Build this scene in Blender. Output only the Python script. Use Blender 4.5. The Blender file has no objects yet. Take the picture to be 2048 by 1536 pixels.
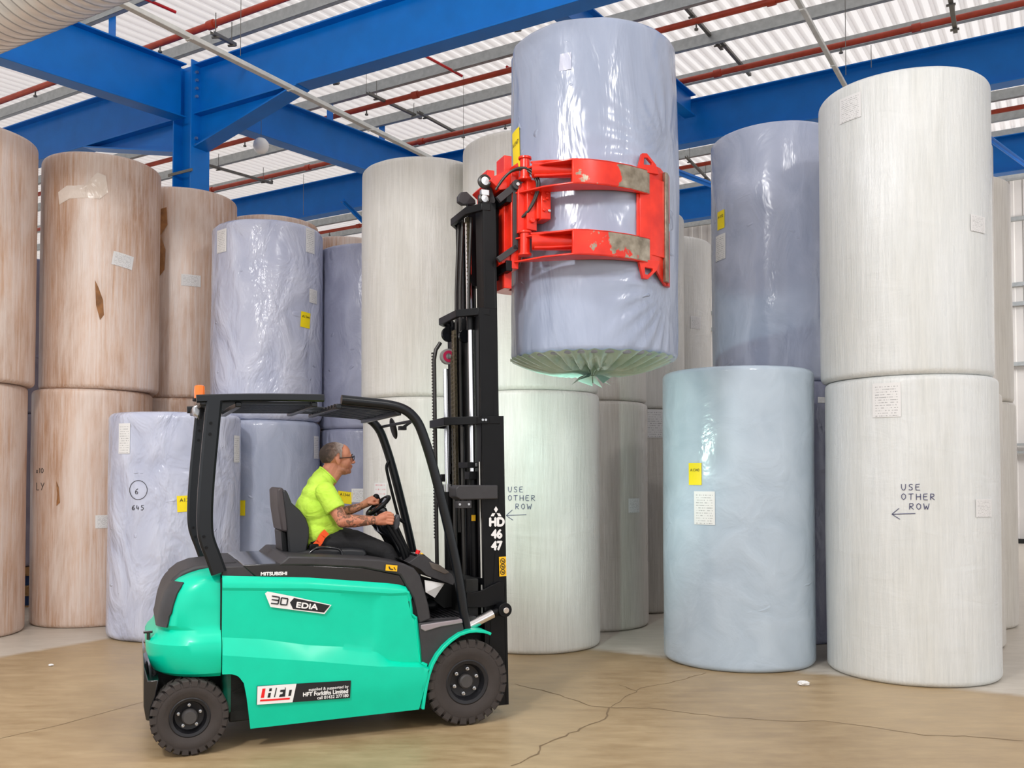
import bpy, bmesh, math, random
from mathutils import Vector, Matrix, noise

# ---------------------------------------------------------------- camera, world, lights, exposure
SC = bpy.context.scene
COL = SC.collection
CAM_H = 1.75
PITCH = math.radians(1.7)
FPX = 1836.0
PPY = 895.5
cam_d = bpy.data.cameras.new('camera')
cam = bpy.data.objects.new('camera', cam_d)
COL.objects.link(cam)
cam_d.sensor_width = 36.0
cam_d.lens = FPX / 2048 * 36
cam_d.shift_y = (PPY - 768) / 2048
cam_d.clip_end = 200
cam.location = (0, 0, CAM_H)
cam.rotation_euler = (math.pi / 2 + PITCH, 0, 0)
SC.camera = cam

world = bpy.data.worlds.new('world')
SC.world = world
world.use_nodes = True
world.node_tree.nodes['Background'].inputs[0].default_value = (0.97, 0.98, 1.0, 1)
world.node_tree.nodes['Background'].inputs[1].default_value = 1.25

SC.view_settings.view_transform = 'Standard'
SC.view_settings.look = 'None'
SC.view_settings.gamma = 1.0
SC.view_settings.use_curve_mapping = False
SC.view_settings.exposure = 0.17


def area_light(name, loc, target, sx, sy, power, color=(1, 1, 1)):
    d = bpy.data.lights.new(name, 'AREA')
    d.shape = 'RECTANGLE'
    d.size = sx
    d.size_y = sy
    d.energy = power
    d.color = color
    o = bpy.data.objects.new(name, d)
    COL.objects.link(o)
    o.location = loc
    o.rotation_euler = (Vector(target) - Vector(loc)).to_track_quat('-Z', 'Y').to_euler()
    return o


area_light('unseen_key_light', (-3.2, 0.3, 6.9), (0.5, 9, 2.3), 0.9, 0.9, 310, (1, 0.98, 0.96))  # main key light, added out of view and hung like a high bay lamp
area_light('unseen_key_light', (3.5, 1.5, 6.9), (2.5, 9, 1.5), 0.6, 0.6, 80, (1, 0.98, 0.96))  # weaker key light added from the right, also out of view
area_light('unseen_key_light', (-2.0, 4.5, 6.9), (-2.5, 9, 0), 1.6, 0.3, 80, (1, 0.98, 0.96))  # overhead strip of light added above the frame

area_light('unseen_wall_fill', (15.5, 17, 6.9), (12.5, 24.5, 5.2), 2.0, 2.0, 420, (1, 0.98, 0.96))  # fill light added beyond the right edge to brighten the far wall

# ---------------------------------------------------------------- helpers
R2 = math.radians


def cam_ray(px, py):
    a = (px - 1024) / FPX
    b = (PPY - py) / FPX
    return Vector((a, math.cos(PITCH) - b * math.sin(PITCH), math.sin(PITCH) + b * math.cos(PITCH)))


def at(px, py, Y):
    d = cam_ray(px, py)
    return Vector((0, 0, CAM_H)) + d * (Y / d.y)


def on_floor(px, py):
    d = cam_ray(px, py)
    return Vector((0, 0, CAM_H)) + d * (-CAM_H / d.z)


# building axes: u runs along the purlins, v along the rafters
BA = R2(-30.8)


def W(u, v, z=0.0):
    return Vector((0.859 * u + 0.512 * v, -0.512 * u + 0.859 * v, z))


# truck axes
TH = R2(22.5)
FO = Vector((-2.25, 6.31, 0))
FD = Vector((math.cos(TH), math.sin(TH), 0))
FR = Vector((math.sin(TH), -math.cos(TH), 0))


def fk(px, py, s):
    """image point on the truck's vertical plane s -> (x, z) in truck space"""
    d = cam_ray(px, py)
    c = Vector((0, 0, CAM_H))
    t = (s - (c - FO).dot(FR)) / d.dot(FR)
    p = c + d * t
    return ((p - FO).dot(FD), p.z)


def fks(pts, s):
    return [fk(a, b, s) for a, b in pts]


def interp(tab, x):
    if x <= tab[0][0]:
        return tab[0][1]
    for (a, b), (c, d) in zip(tab, tab[1:]):
        if x <= c:
            return b + (d - b) * (x - a) / (c - a) if c > a else d
    return tab[-1][1]


class MB:
    def __init__(self):
        self.v = []
        self.f = []

    def add(self, vs, fs):
        o = len(self.v)
        self.v += [Vector(p) for p in vs]
        self.f += [[i + o for i in f] for f in fs]
        return self

    def box(self, x0, x1, y0, y1, z0, z1, M=None):
        vs = [Vector((x, y, z)) for z in (z0, z1) for y in (y0, y1) for x in (x0, x1)]
        if M:
            vs = [M @ p for p in vs]
        return self.add(vs, [(0, 2, 3, 1), (4, 5, 7, 6), (0, 1, 5, 4), (2, 6, 7, 3), (0, 4, 6, 2), (1, 3, 7, 5)])

    def sbox(self, x0, x1, s0, s1, z0, z1):
        return self.box(x0, x1, -s1, -s0, z0, z1)

    def bar(self, a, b, w, h=None, up=(0, 0, 1)):
        a, b = Vector(a), Vector(b)
        h = h or w
        t = (b - a).normalized()
        up = Vector(up)
        if abs(t.dot(up)) > 0.98:
            up = Vector((1, 0, 0))
        s = t.cross(up).normalized()
        n = s.cross(t)
        vs = [p + s * i * w / 2 + n * j * h / 2 for p in (a, b) for i, j in ((-1, -1), (1, -1), (1, 1), (-1, 1))]
        return self.add(vs, [(3, 2, 1, 0), (4, 5, 6, 7), (0, 1, 5, 4), (1, 2, 6, 5), (2, 3, 7, 6), (3, 0, 4, 7)])

    def prism(self, poly, s0, s1):
        """poly in (x, z); extruded across the truck from s0 to s1"""
        n = len(poly)
        a = [Vector((x, -s1, z)) for x, z in poly]
        b = [Vector((x, -s0, z)) for x, z in poly]
        area = sum(poly[i][0] * poly[(i + 1) % n][1] - poly[(i + 1) % n][0] * poly[i][1] for i in range(n))
        idx = list(range(n)) if area > 0 else list(range(n))[::-1]
        fs = [idx, [i + n for i in idx[::-1]]]
        for k in range(n):
            i, j = idx[k], idx[(k + 1) % n]
            fs.append([j, i, i + n, j + n])
        return self.add(a + b, fs)

    def plan(self, poly, z0, z1):
        """poly in (x, s); extruded vertically"""
        n = len(poly)
        a = [Vector((x, -s, z0)) for x, s in poly]
        b = [Vector((x, -s, z1)) for x, s in poly]
        area = sum(a[i].x * a[(i + 1) % n].y - a[(i + 1) % n].x * a[i].y for i in range(n))
        idx = list(range(n)) if area > 0 else list(range(n))[::-1]
        fs = [idx[::-1], [i + n for i in idx]]
        for k in range(n):
            i, j = idx[k], idx[(k + 1) % n]
            fs.append([i, j, j + n, i + n])
        return self.add(a + b, fs)

    def tube(self, path, r, n=10, cap=True, sx=1.0, sy=1.0, up=None, closed=False):
        P = [Vector(p) for p in path]
        m = len(P)
        rs = r if isinstance(r, (list, tuple)) else [r] * m
        ref = Vector(up) if up else None
        rings = []
        prev = None
        for i, p in enumerate(P):
            if closed:
                t = (P[(i + 1) % m] - P[i - 1]).normalized()
            else:
                t = (P[min(i + 1, m - 1)] - P[max(i - 1, 0)]).normalized()
            if ref is None:
                ref = Vector((0, 0, 1)) if abs(t.z) < 0.9 else Vector((1, 0, 0))
            if prev is None:
                a = t.cross(ref).normalized()
            else:
                a = (prev - t * prev.dot(t)).normalized()
            prev = a
            b = t.cross(a).normalized()
            rings.append([p + a * math.cos(2 * math.pi * k / n) * rs[i] * sx + b * math.sin(2 * math.pi * k / n) * rs[i] * sy
                          for k in range(n)])
        vs = [q for ring in rings for q in ring]
        fs = []
        for i in range(m if closed else m - 1):
            j = (i + 1) % m
            for k in range(n):
                l = (k + 1) % n
                fs.append([i * n + k, i * n + l, j * n + l, j * n + k])
        if cap and not closed:
            fs.append(list(range(n))[::-1])
            fs.append([(m - 1) * n + k for k in range(n)])
        return self.add(vs, fs)

    def cyl(self, a, b, r, n=20):
        return self.tube([a, b], r, n)

    def lathe(self, prof, n=48, M=None, closed=False):
        """prof: (radius, z)"""
        vs = []
        for r, z in prof:
            for k in range(n):
                t = 2 * math.pi * k / n
                vs.append(Vector((r * math.cos(t), r * math.sin(t), z)))
        if M:
            vs = [M @ p for p in vs]
        m = len(prof)
        fs = []
        for i in range(m if closed else m - 1):
            j = (i + 1) % m
            for k in range(n):
                l = (k + 1) % n
                fs.append([i * n + k, i * n + l, j * n + l, j * n + k])
        if not closed:
            if prof[0][0] > 1e-6:
                fs.append(list(range(n))[::-1])
            if prof[-1][0] > 1e-6:
                fs.append([(m - 1) * n + k for k in range(n)])
        return self.add(vs, fs)

    def ell(self, c, rx, ry, rz, M=None, n=20, m=12):
        vs = []
        for i in range(1, m):
            a = math.pi * i / m
            for k in range(n):
                t = 2 * math.pi * k / n
                vs.append(Vector((rx * math.sin(a) * math.cos(t), ry * math.sin(a) * math.sin(t), rz * math.cos(a))))
        vs += [Vector((0, 0, rz)), Vector((0, 0, -rz))]
        if M:
            vs = [M @ p for p in vs]
        vs = [p + Vector(c) for p in vs]
        fs = []
        for i in range(m - 2):
            for k in range(n):
                l = (k + 1) % n
                fs.append([i * n + k, (i + 1) * n + k, (i + 1) * n + l, i * n + l])
        T = (m - 1) * n
        for k in range(n):
            l = (k + 1) % n
            fs.append([T, k, l])
            fs.append([T + 1, (m - 2) * n + l, (m - 2) * n + k])
        return self.add(vs, fs)

    def cap(self, a, ra, b, rb, n=14):
        """tapered capsule"""
        a, b = Vector(a), Vector(b)
        t = b - a
        L = t.length
        q = t.to_track_quat('Z', 'Y').to_matrix().to_4x4()
        prof = [(0, -ra)]
        for i in range(1, 5):
            w = math.pi / 2 * i / 4
            prof.append((ra * math.sin(w), -ra * math.cos(w)))
        for i in range(0, 4):
            w = math.pi / 2 * i / 4
            prof.append((rb * math.cos(w), L + rb * math.sin(w)))
        prof.append((0, L + rb))
        return self.lathe([(max(r, 0), z) for r, z in prof], n, Matrix.Translation(a) @ q)

    def build(self, name, mat, parent=None, bevel=0, smooth=None, loc=None, seg=2):
        me = bpy.data.meshes.new(name)
        me.from_pydata([tuple(p) for p in self.v], [], self.f)
        me.update()
        bm = bmesh.new()
        bm.from_mesh(me)
        bmesh.ops.remove_doubles(bm, verts=bm.verts, dist=1e-6)
        bmesh.ops.recalc_face_normals(bm, faces=bm.faces)
        bm.to_mesh(me)
        bm.free()
        if mat:
            me.materials.append(mat)
        o = bpy.data.objects.new(name, me)
        COL.objects.link(o)
        if parent:
            o.parent = parent
        if loc is not None:
            o.location = loc
        if bevel:
            b = o.modifiers.new('bevel', 'BEVEL')
            b.width = bevel
            b.segments = seg
            b.limit_method = 'ANGLE'
            b.angle_limit = R2(40)
        if smooth is not None:
            shade(o, smooth)
        elif bevel:
            shade(o, 40)
        return o


def shade(o, ang):
    me = o.data
    for p in me.polygons:
        p.use_smooth = True
    if ang < 180:
        bm = bmesh.new()
        bm.from_mesh(me)
        for e in bm.edges:
            e.smooth = len(e.link_faces) == 2 and e.calc_face_angle(0) < R2(ang)
        bm.to_mesh(me)
        bm.free()


def tag(o, label=None, cat=None, group=None, kind=None):
    if label:
        o['label'] = label
    if cat:
        o['category'] = cat
    if group:
        o['group'] = group
    if kind:
        o['kind'] = kind
    return o


def empty(name, loc=(0, 0, 0), rz=0, parent=None):
    o = bpy.data.objects.new(name, None)
    o.empty_display_size = 0.1
    COL.objects.link(o)
    o.location = loc
    o.rotation_euler = (0, 0, rz)
    if parent:
        o.parent = parent
    return o


# ---------------------------------------------------------------- materials
def srgb(r, g, b):
    f = lambda c: (c / 255 / 12.92) if c / 255 <= 0.04045 else ((c / 255 + 0.055) / 1.055) ** 2.4
    return (f(r), f(g), f(b), 1)


class NT:
    def __init__(self, name):
        self.m = bpy.data.materials.new(name)
        self.m.use_nodes = True
        self.t = self.m.node_tree
        self.b = self.t.nodes['Principled BSDF']

    def n(self, kind, **kw):
        x = self.t.nodes.new(kind)
        for k, v in kw.items():
            setattr(x, k, v)
        return x

    def l(self, a, b):
        self.t.links.new(a, b)

    def set(self, **kw):
        for k, v in kw.items():
            self.b.inputs[k.replace('_', ' ')].default_value = v
        return self

    def coords(self, scale=(1, 1, 1), kind='Object', loc=(0, 0, 0)):
        tc = self.n('ShaderNodeTexCoord')
        mp = self.n('ShaderNodeMapping')
        mp.inputs['Scale'].default_value = scale
        mp.inputs['Location'].default_value = loc
        self.l(tc.outputs[kind], mp.inputs[0])
        return mp.outputs[0]

    def noise(self, vec, scale=5, detail=4, rough=0.5, dist=0.0, ntype=None):
        x = self.n('ShaderNodeTexNoise')
        if ntype:
            x.noise_type = ntype
        x.inputs['Scale'].default_value = scale
        x.inputs['Detail'].default_value = detail
        x.inputs['Roughness'].default_value = rough
        x.inputs['Distortion'].default_value = dist
        self.l(vec, x.inputs['Vector'])
        return x.outputs[0]

    def ramp(self, fac, stops):
        x = self.n('ShaderNodeValToRGB')
        e = x.color_ramp.elements
        while len(e) < len(stops):
            e.new(0.5)
        for i, (p, c) in enumerate(stops):
            e[i].position = p
            e[i].color = c if len(c) == 4 else (*c, 1)
        self.l(fac, x.inputs[0])
        return x.outputs[0]

    def math(self, op, a, b=None):
        x = self.n('ShaderNodeMath', operation=op)
        for i, q in enumerate((a, b)):
            if q is None:
                continue
            if isinstance(q, (int, float)):
                x.inputs[i].default_value = q
            else:
                self.l(q, x.inputs[i])
        return x.outputs[0]

    def mix(self, fac, a, b):
        x = self.n('ShaderNodeMix', data_type='RGBA')
        for inp, q in ((x.inputs[0], fac), (x.inputs[6], a), (x.inputs[7], b)):
            if isinstance(q, (int, float, tuple)):
                inp.default_value = q
            else:
                self.l(q, inp)
        return x.outputs[2]

    def bump(self, h, strength=0.5, dist=0.01, normal=None):
        x = self.n('ShaderNodeBump')
        x.inputs['Strength'].default_value = strength
        x.inputs['Distance'].default_value = dist
        self.l(h, x.inputs['Height'])
        if normal:
            self.l(normal, x.inputs['Normal'])
        self.l(x.outputs[0], self.b.inputs['Normal'])
        return x.outputs[0]


def plain(name, col, rough=0.5, metal=0.0, var=0.06, bump=0.0, scale=8, coat=0.0, spec=0.5):
    t = NT(name)
    v = t.coords()
    nz = t.noise(v, scale, 5)
    dark = tuple(c * (1 - var * 2) for c in col[:3]) + (1,)
    light = tuple(min(1, c * (1 + var)) for c in col[:3]) + (1,)
    t.l(t.ramp(nz, [(0.3, dark), (0.7, light)]), t.b.inputs['Base Color'])
    t.set(Roughness=rough, Metallic=metal)
    t.b.inputs['Coat Weight'].default_value = coat
    t.b.inputs['Coat Roughness'].default_value = 0.15
    t.b.inputs['Specular IOR Level'].default_value = spec
    if bump:
        t.bump(t.noise(v, scale * 8, 3), bump, 0.002)
    return t.m


M_green = plain('green_paint', srgb(0, 208, 170), 0.34, coat=0.12, var=0.02, spec=0.3)
M_charcoal = plain('charcoal_plastic', srgb(52, 51, 54), 0.55, bump=0.15, scale=20)
M_gloss = plain('gloss_black', srgb(18, 20, 24), 0.12, coat=0.6, var=0.02)
M_black = plain('black_steel', srgb(12, 13, 16), 0.42, var=0.1, spec=0.22)
M_pillar = plain('pillar_black', srgb(14, 19, 25), 0.3, var=0.05, spec=0.4)
M_dark = plain('dark_underside', srgb(16, 18, 18), 0.7)
M_tyre = plain('tyre_rubber', srgb(58, 52, 50), 0.8, bump=0.2, scale=14)
M_rim = plain('rim_black', srgb(34, 34, 38), 0.4, metal=0.3)
M_chrome = plain('chrome', (0.8, 0.8, 0.82, 1), 0.12, metal=1.0, var=0.02)
M_steel = plain('bright_steel', (0.55, 0.56, 0.58, 1), 0.3, metal=0.9)
M_chain = plain('chain_steel', srgb(120, 112, 92), 0.35, metal=0.8)
M_orange = plain('orange_lens', srgb(255, 120, 10), 0.25, coat=0.4)
M_belt = plain('orange_belt', srgb(245, 85, 20), 0.6)
M_yellow = plain('yellow_card', srgb(250, 225, 10), 0.5, var=0.02)
M_yellow2 = plain('yellow_sticker', srgb(245, 190, 10), 0.4, var=0.02)
M_white = plain('white_print', srgb(238, 238, 238), 0.45, var=0.01)
M_ink = plain('black_print', srgb(18, 20, 26), 0.45, var=0.01)
M_pen = plain('marker_ink', srgb(72, 74, 112), 0.6, var=0.1)
M_penk = plain('black_marker_ink', srgb(40, 34, 34), 0.6, var=0.1)
M_redp = plain('red_print', srgb(235, 20, 25), 0.4, var=0.02)
M_blue = plain('blue_steel_paint', srgb(0, 112, 200), 0.38, var=0.05, scale=3, spec=0.35)
M_galv = plain('galvanised_steel', srgb(168, 172, 172), 0.42, metal=0.35, var=0.08, scale=12)
M_galvd = plain('dull_channel_steel', srgb(112, 110, 104), 0.5, metal=0.4)
M_pipe = plain('red_pipe_paint', srgb(178, 62, 34), 0.4, var=0.1)
M_pipe2 = plain('bright_red_pipe_paint', srgb(200, 30, 30), 0.4)
M_traywhite = plain('white_conduit', srgb(205, 205, 200), 0.45)
M_shirt = None
M_wood = plain('pallet_wood', srgb(176, 142, 98), 0.75, var=0.15)
M_palblue = plain('pallet_blue', srgb(30, 70, 130), 0.6, var=0.12)
M_globe = plain('globe_glass', srgb(246, 245, 240), 0.3, var=0.01)
M_hose = plain('rubber_hose', srgb(48, 46, 44), 0.35)
M_magenta = plain('crimson_ring', srgb(170, 25, 70), 0.4)


def red_mat(name, worn):
    t = NT(name)
    v = t.coords()
    nz = t.noise(v, 3.2, 6, 0.6)
    base = t.ramp(t.noise(v, 7, 4), [(0.3, srgb(205, 34, 20)), (0.7, srgb(236, 52, 28))])
    if worn:
        x = t.n('ShaderNodeSeparateXYZ')
        t.l(t.coords(), x.inputs[0])
        # bare steel towards the outer end of the arm, where it rubs along the rolls
        g = t.math('MULTIPLY', t.math('SUBTRACT', x.outputs[0], 0.42), 0.5)
        k = t.ramp(t.math('ADD', nz, g), [(0.53, (0, 0, 0)), (0.545, (1, 1, 1))])
        steel = t.ramp(t.noise(v, 14, 5), [(0.3, srgb(122, 112, 96)), (0.7, srgb(176, 166, 148))])
        t.l(t.mix(k, base, steel), t.b.inputs['Base Color'])
        t.l(t.math('MULTIPLY', k, 0.6), t.b.inputs['Metallic'])
    else:
        k = t.ramp(nz, [(0.66, (0, 0, 0)), (0.68, (1, 1, 1))])
        t.l(t.mix(k, base, srgb(140, 60, 45)), t.b.inputs['Base Color'])
    t.set(Roughness=0.28)
    t.bump(t.noise(v, 30, 3), 0.15, 0.002)
    return t.m


M_red = red_mat('red_clamp_paint', False)
M_redworn = red_mat('worn_red_clamp_paint', True)


def wrap_white(name, c1, c2, seed=0.0, rough=0.33):
    """paper roll tightly wound in clear stretch film: fine upright streaks"""
    t = NT(name)
    v = t.coords((1, 1, 0.045), loc=(seed, seed, seed))
    n1 = t.noise(v, 46, 6, 0.65)
    n2 = t.noise(t.coords((1, 1, 0.18), loc=(seed, 0, 0)), 2.2, 5, 0.6)
    col = t.ramp(n1, [(0.3, c1), (0.65, c2)])
    soft = t.ramp(n2, [(0.35, (0.90, 0.89, 0.86)), (0.62, (1, 1, 1))])
    x = t.n('ShaderNodeMix', data_type='RGBA', blend_type='MULTIPLY')
    x.inputs[0].default_value = 1
    t.l(col, x.inputs[6])
    t.l(soft, x.inputs[7])
    t.l(x.outputs[2], t.b.inputs['Base Color'])
    t.l(t.ramp(n2, [(0.3, (rough + 0.2,) * 3), (0.6, (rough - 0.06,) * 3)]), t.b.inputs['Roughness'])
    fold = t.noise(t.coords((1, 1, 3.2), loc=(0, seed, 0)), 1.7, 4, 0.55, 0.8)
    h = t.math('ADD', n1, t.math('MULTIPLY', fold, 1.6))
    h = t.math('ADD', h, t.math('MULTIPLY', t.noise(t.coords((1, 1, 0.16)), 150, 2), 0.28))
    t.bump(h, 0.55, 0.009)
    t.b.inputs['Specular IOR Level'].default_value = 0.6
    return t.m


def film_blue(name, c1, c2, amount=0.7, rough=0.24, seed=0.0, zs=0.6, dist=0.05):
    """loose polythene film over a roll: soft folds and creases"""
    t = NT(name)
    v = t.coords((1, 1, zs), loc=(seed, seed * 2, seed))
    ridge = t.noise(v, 2.3, 3, 0.5, 0.7, 'RIDGED_MULTIFRACTAL')
    soft = t.noise(v, 3.0, 4, 0.5, 0.6)
    col = t.ramp(soft, [(0.3, c1), (0.7, c2)])
    t.l(col, t.b.inputs['Base Color'])
    rg = t.ramp(ridge, [(0.45, (0, 0, 0)), (0.95, (1, 1, 1))])
    sharp = t.noise(t.coords((1, 1, 1.5), loc=(seed, 3, 1)), 5.0, 2, 0.5, 0.8, 'RIDGED_MULTIFRACTAL')
    sg_ = t.ramp(sharp, [(0.45, (0, 0, 0)), (0.9, (1, 1, 1))])
    h = t.math('ADD', t.math('MULTIPLY', rg, 0.7), t.math('MULTIPLY', soft, 1.0))
    h = t.math('ADD', h, t.math('MULTIPLY', sg_, 0.55))
    t.bump(h, amount, dist)
    t.set(Roughness=rough)
    t.b.inputs['Specular IOR Level'].default_value = 0.5
    return t.m


def wrap_brown(name, seed=0.0):
    t = NT(name)
    v = t.coords((1, 1, 0.05), loc=(seed, seed, seed))
    n1 = t.noise(v, 32, 6, 0.7)
    n2 = t.noise(t.coords((1, 1, 0.3), loc=(seed, 0, seed)), 2.0, 6, 0.62)
    paper = t.ramp(n2, [(0.3, srgb(168, 126, 96)), (0.7, srgb(214, 174, 142))])
    film = t.ramp(t.math('ADD', n1, t.math('MULTIPLY', t.math('SUBTRACT', n2, 0.5), 0.7)), [(0.36, (0.1, 0.1, 0.1)), (0.68, (0.95, 0.95, 0.95))])
    milk = t.ramp(t.noise(t.coords((1, 1, 0.35), loc=(seed + 2, 1, 0)), 1.6, 5, 0.6, 0.8), [(0.48, (0, 0, 0)), (0.66, (0.55, 0.55, 0.55))])
    t.l(t.mix(milk, t.mix(film, paper, srgb(222, 204, 194)), srgb(228, 216, 208)), t.b.inputs['Base Color'])
    t.l(t.ramp(n2, [(0.3, (0.5,) * 3), (0.62, (0.28,) * 3)]), t.b.inputs['Roughness'])
    fold = t.noise(t.coords((1, 1, 0.7), loc=(0, seed, 0)), 2.4, 4, 0.6, 1.0)
    t.bump(t.math('ADD', n1, t.math('MULTIPLY', fold, 1.2)), 0.5, 0.01)
    t.b.inputs['Specular IOR Level'].default_value = 0.6
    return t.m


M_wrapA = wrap_white('stretch_film_white', srgb(214, 218, 219), srgb(229, 232, 232), 0.0)
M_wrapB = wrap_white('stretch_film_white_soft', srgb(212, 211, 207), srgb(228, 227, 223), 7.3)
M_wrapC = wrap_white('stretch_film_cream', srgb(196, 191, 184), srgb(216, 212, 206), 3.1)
M_film = film_blue('pale_blue_film', srgb(158, 167, 190), srgb(182, 189, 210), 0.6, 0.2, 0.0)
M_film2 = film_blue('white_blue_film', srgb(176, 182, 206), srgb(204, 208, 226), 1.0, 0.22, 4.2, 0.6, 0.085)
M_film3 = film_blue('grey_blue_film', srgb(134, 138, 162), srgb(156, 160, 184), 0.8, 0.28, 8.4)
M_film4 = film_blue('smooth_pale_film', srgb(174, 190, 205), srgb(188, 203, 217), 0.4, 0.18, 2.7, 1.1, 0.04)
M_filmh = film_blue('held_roll_film', srgb(146, 157, 180), srgb(166, 176, 198), 0.8, 0.2, 5.5, 0.35)
M_brown = wrap_brown('brown_paper_film', 0.0)
M_brown2 = wrap_brown('brown_paper_film_b', 5.0)


def print_mat(name, ink, rows=13):
    """white label with rows of print too small to read"""
    t = NT(name)
    tc = t.n('ShaderNodeTexCoord')
    sp = t.n('ShaderNodeSeparateXYZ')
    t.l(tc.outputs['UV'], sp.inputs[0])
    r = t.math('MULTIPLY', sp.outputs[1], rows)
    fr = t.math('FRACT', r)
    fl = t.math('FLOOR', r)
    band = t.math('MULTIPLY', t.math('GREATER_THAN', fr, 0.35), t.math('LESS_THAN', fr, 0.68))
    cb = t.n('ShaderNodeCombineXYZ')
    t.l(t.math('MULTIPLY', sp.outputs[0], 7), cb.inputs[0])
    t.l(t.math('MULTIPLY', fl, 3.7), cb.inputs[1])
    nz = t.noise(cb.outputs[0], 1.6, 4, 0.8)
    edge = t.math('MULTIPLY', t.math('GREATER_THAN', sp.outputs[0], 0.1), t.math('LESS_THAN', sp.outputs[0], 0.9))
    edge = t.math('MULTIPLY', edge, t.math('LESS_THAN', sp.outputs[1], 0.93))
    k = t.math('MULTIPLY', t.math('MULTIPLY', band, edge), t.math('GREATER_THAN', nz, 0.5))
    t.l(t.mix(t.math('MULTIPLY', k, 0.5), srgb(228, 228, 228), ink), t.b.inputs['Base Color'])
    t.set(Roughness=0.5)
    return t.m


M_label = print_mat('printed_label', srgb(60, 60, 70))
M_labelr = print_mat('red_printed_label', srgb(210, 40, 70), 5)


def floor_mat():
    t = NT('polished_concrete')
    v = t.coords()
    big = t.noise(v, 0.45, 6, 0.6, 0.5)
    fine = t.noise(t.coords((1, 3.2, 1)), 2.6, 7, 0.7)
    c1 = t.ramp(big, [(0.35, srgb(146, 120, 84)), (0.65, srgb(186, 160, 122))])
    c2 = t.ramp(fine, [(0.3, srgb(134, 110, 78)), (0.7, srgb(198, 178, 144))])
    base = t.mix(0.45, c1, c2)
    # chalky dust where the stacks stand: beyond one line across the aisle and one along it
    sp = t.n('ShaderNodeSeparateXYZ')
    t.l(v, sp.inputs[0])
    X, Y = sp.outputs[0], sp.outputs[1]
    U = t.math('SUBTRACT', t.math('MULTIPLY', X, 0.859), t.math('MULTIPLY', Y, 0.512))
    V = t.math('ADD', t.math('MULTIPLY', X, 0.512), t.math('MULTIPLY', Y, 0.859))
    wob = t.math('MULTIPLY', t.math('SUBTRACT', fine, 0.5), 0.5)
    a = t.ramp(t.math('ADD', t.math('MULTIPLY', t.math('ADD', V, -8.3), 2.0), wob), [(0.0, (0, 0, 0)), (0.3, (1, 1, 1))])
    b = t.ramp(t.math('ADD', t.math('MULTIPLY', t.math('SUBTRACT', -8.72, U), 2.5), wob), [(0.0, (0, 0, 0)), (0.3, (1, 1, 1))])
    k = t.math('MULTIPLY', t.math('MAXIMUM', a, b), 0.8)
    dust = t.ramp(fine, [(0.3, srgb(190, 184, 174)), (0.7, srgb(214, 210, 202))])
    t.l(t.mix(k, base, dust), t.b.inputs['Base Color'])
    t.l(t.ramp(fine, [(0.3, (0.34,) * 3), (0.7, (0.5,) * 3)]), t.b.inputs['Roughness'])
    t.bump(t.noise(v, 40, 4), 0.06, 0.002)
    return t.m


M_floor = floor_mat()
M_roof = plain('white_roof_sheet', srgb(222, 216, 213), 0.55, var=0.03, scale=2)
# translucency added to brighten the roof: sky light comes through the sheets
_t = M_roof.node_tree
_tr = _t.nodes.new('ShaderNodeBsdfTranslucent')
_tr.inputs[0].default_value = srgb(238, 232, 228)
_mx = _t.nodes.new('ShaderNodeMixShader')
_mx.inputs[0].default_value = 0.8
_t.links.new(_t.nodes['Principled BSDF'].outputs[0], _mx.inputs[1])
_t.links.new(_tr.outputs[0], _mx.inputs[2])
_t.links.new(_mx.outputs[0], _t.nodes['Material Output'].inputs[0])
M_wall = plain('white_wall_sheet', srgb(214, 210, 206), 0.55, var=0.04, scale=1)
M_crack = plain('crack_dirt', srgb(128, 108, 82), 0.8)

# ---------------------------------------------------------------- floor, ceiling, wall
fl = MB().add([(-45, -8, 0), (45, -8, 0), (45, 60, 0), (-45, 60, 0)], [(0, 1, 2, 3)]).build('floor', M_floor)
tag(fl, kind='structure')


def ground_line(pts, w, name='floor_crack', jit=0.0, parent=None):
    P = [on_floor(*p) for p in pts]
    Q = [P[0]]
    for a, b in zip(P, P[1:]):
        n = max(1, int((b - a).length / 0.07))
        for i in range(1, n + 1):
            q = a.lerp(b, i / n)
            if jit and i < n:
                q = q + Vector((random.uniform(-jit, jit), random.uniform(-jit, jit), 0))
            Q.append(q)
    vs, fs = [], []
    for i, p in enumerate(Q):
        t = (Q[min(i + 1, len(Q) - 1)] - Q[max(i - 1, 0)]).normalized()
        s = Vector((-t.y, t.x, 0)) * w * random.uniform(0.4, 1.0) / 2
        vs += [p + s + Vector((0, 0, 0.0015)), p - s + Vector((0, 0, 0.0015))]
        if i:
            k = 2 * i
            fs.append([k - 2, k - 1, k + 1, k])
    return MB().add(vs, fs).build(name, M_crack, parent)


random.seed(4)
ground_line([(1030, 1368), (1120, 1390), (1180, 1412), (1230, 1416), (1300, 1416), (1370, 1425), (1450, 1435), (1560, 1442),
             (1650, 1442), (1750, 1455), (1850, 1471), (1930, 1472), (2047, 1482)], 0.012, jit=0.012, parent=fl)
ground_line([(1218, 1416), (1210, 1438), (1172, 1452), (1132, 1472), (1080, 1492), (1076, 1508), (1022, 1532)], 0.016, jit=0.014, parent=fl)
ground_line([(1222, 1414), (1245, 1398), (1272, 1385), (1282, 1376), (1340, 1366), (1412, 1346)], 0.009, jit=0.012, parent=fl)
ground_line([(1238, 1370), (1272, 1382)], 0.01, jit=0.012, parent=fl)
ground_line([(-30, 1484), (120, 1450), (290, 1403)], 0.008, 'floor_joint', parent=fl)

PIT = 0.07


def zroof(v, off=0.0):
    """height above the floor of the purlins' lower edge at v"""
    return CAM_H + 5.69 + PIT * v + off


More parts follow.
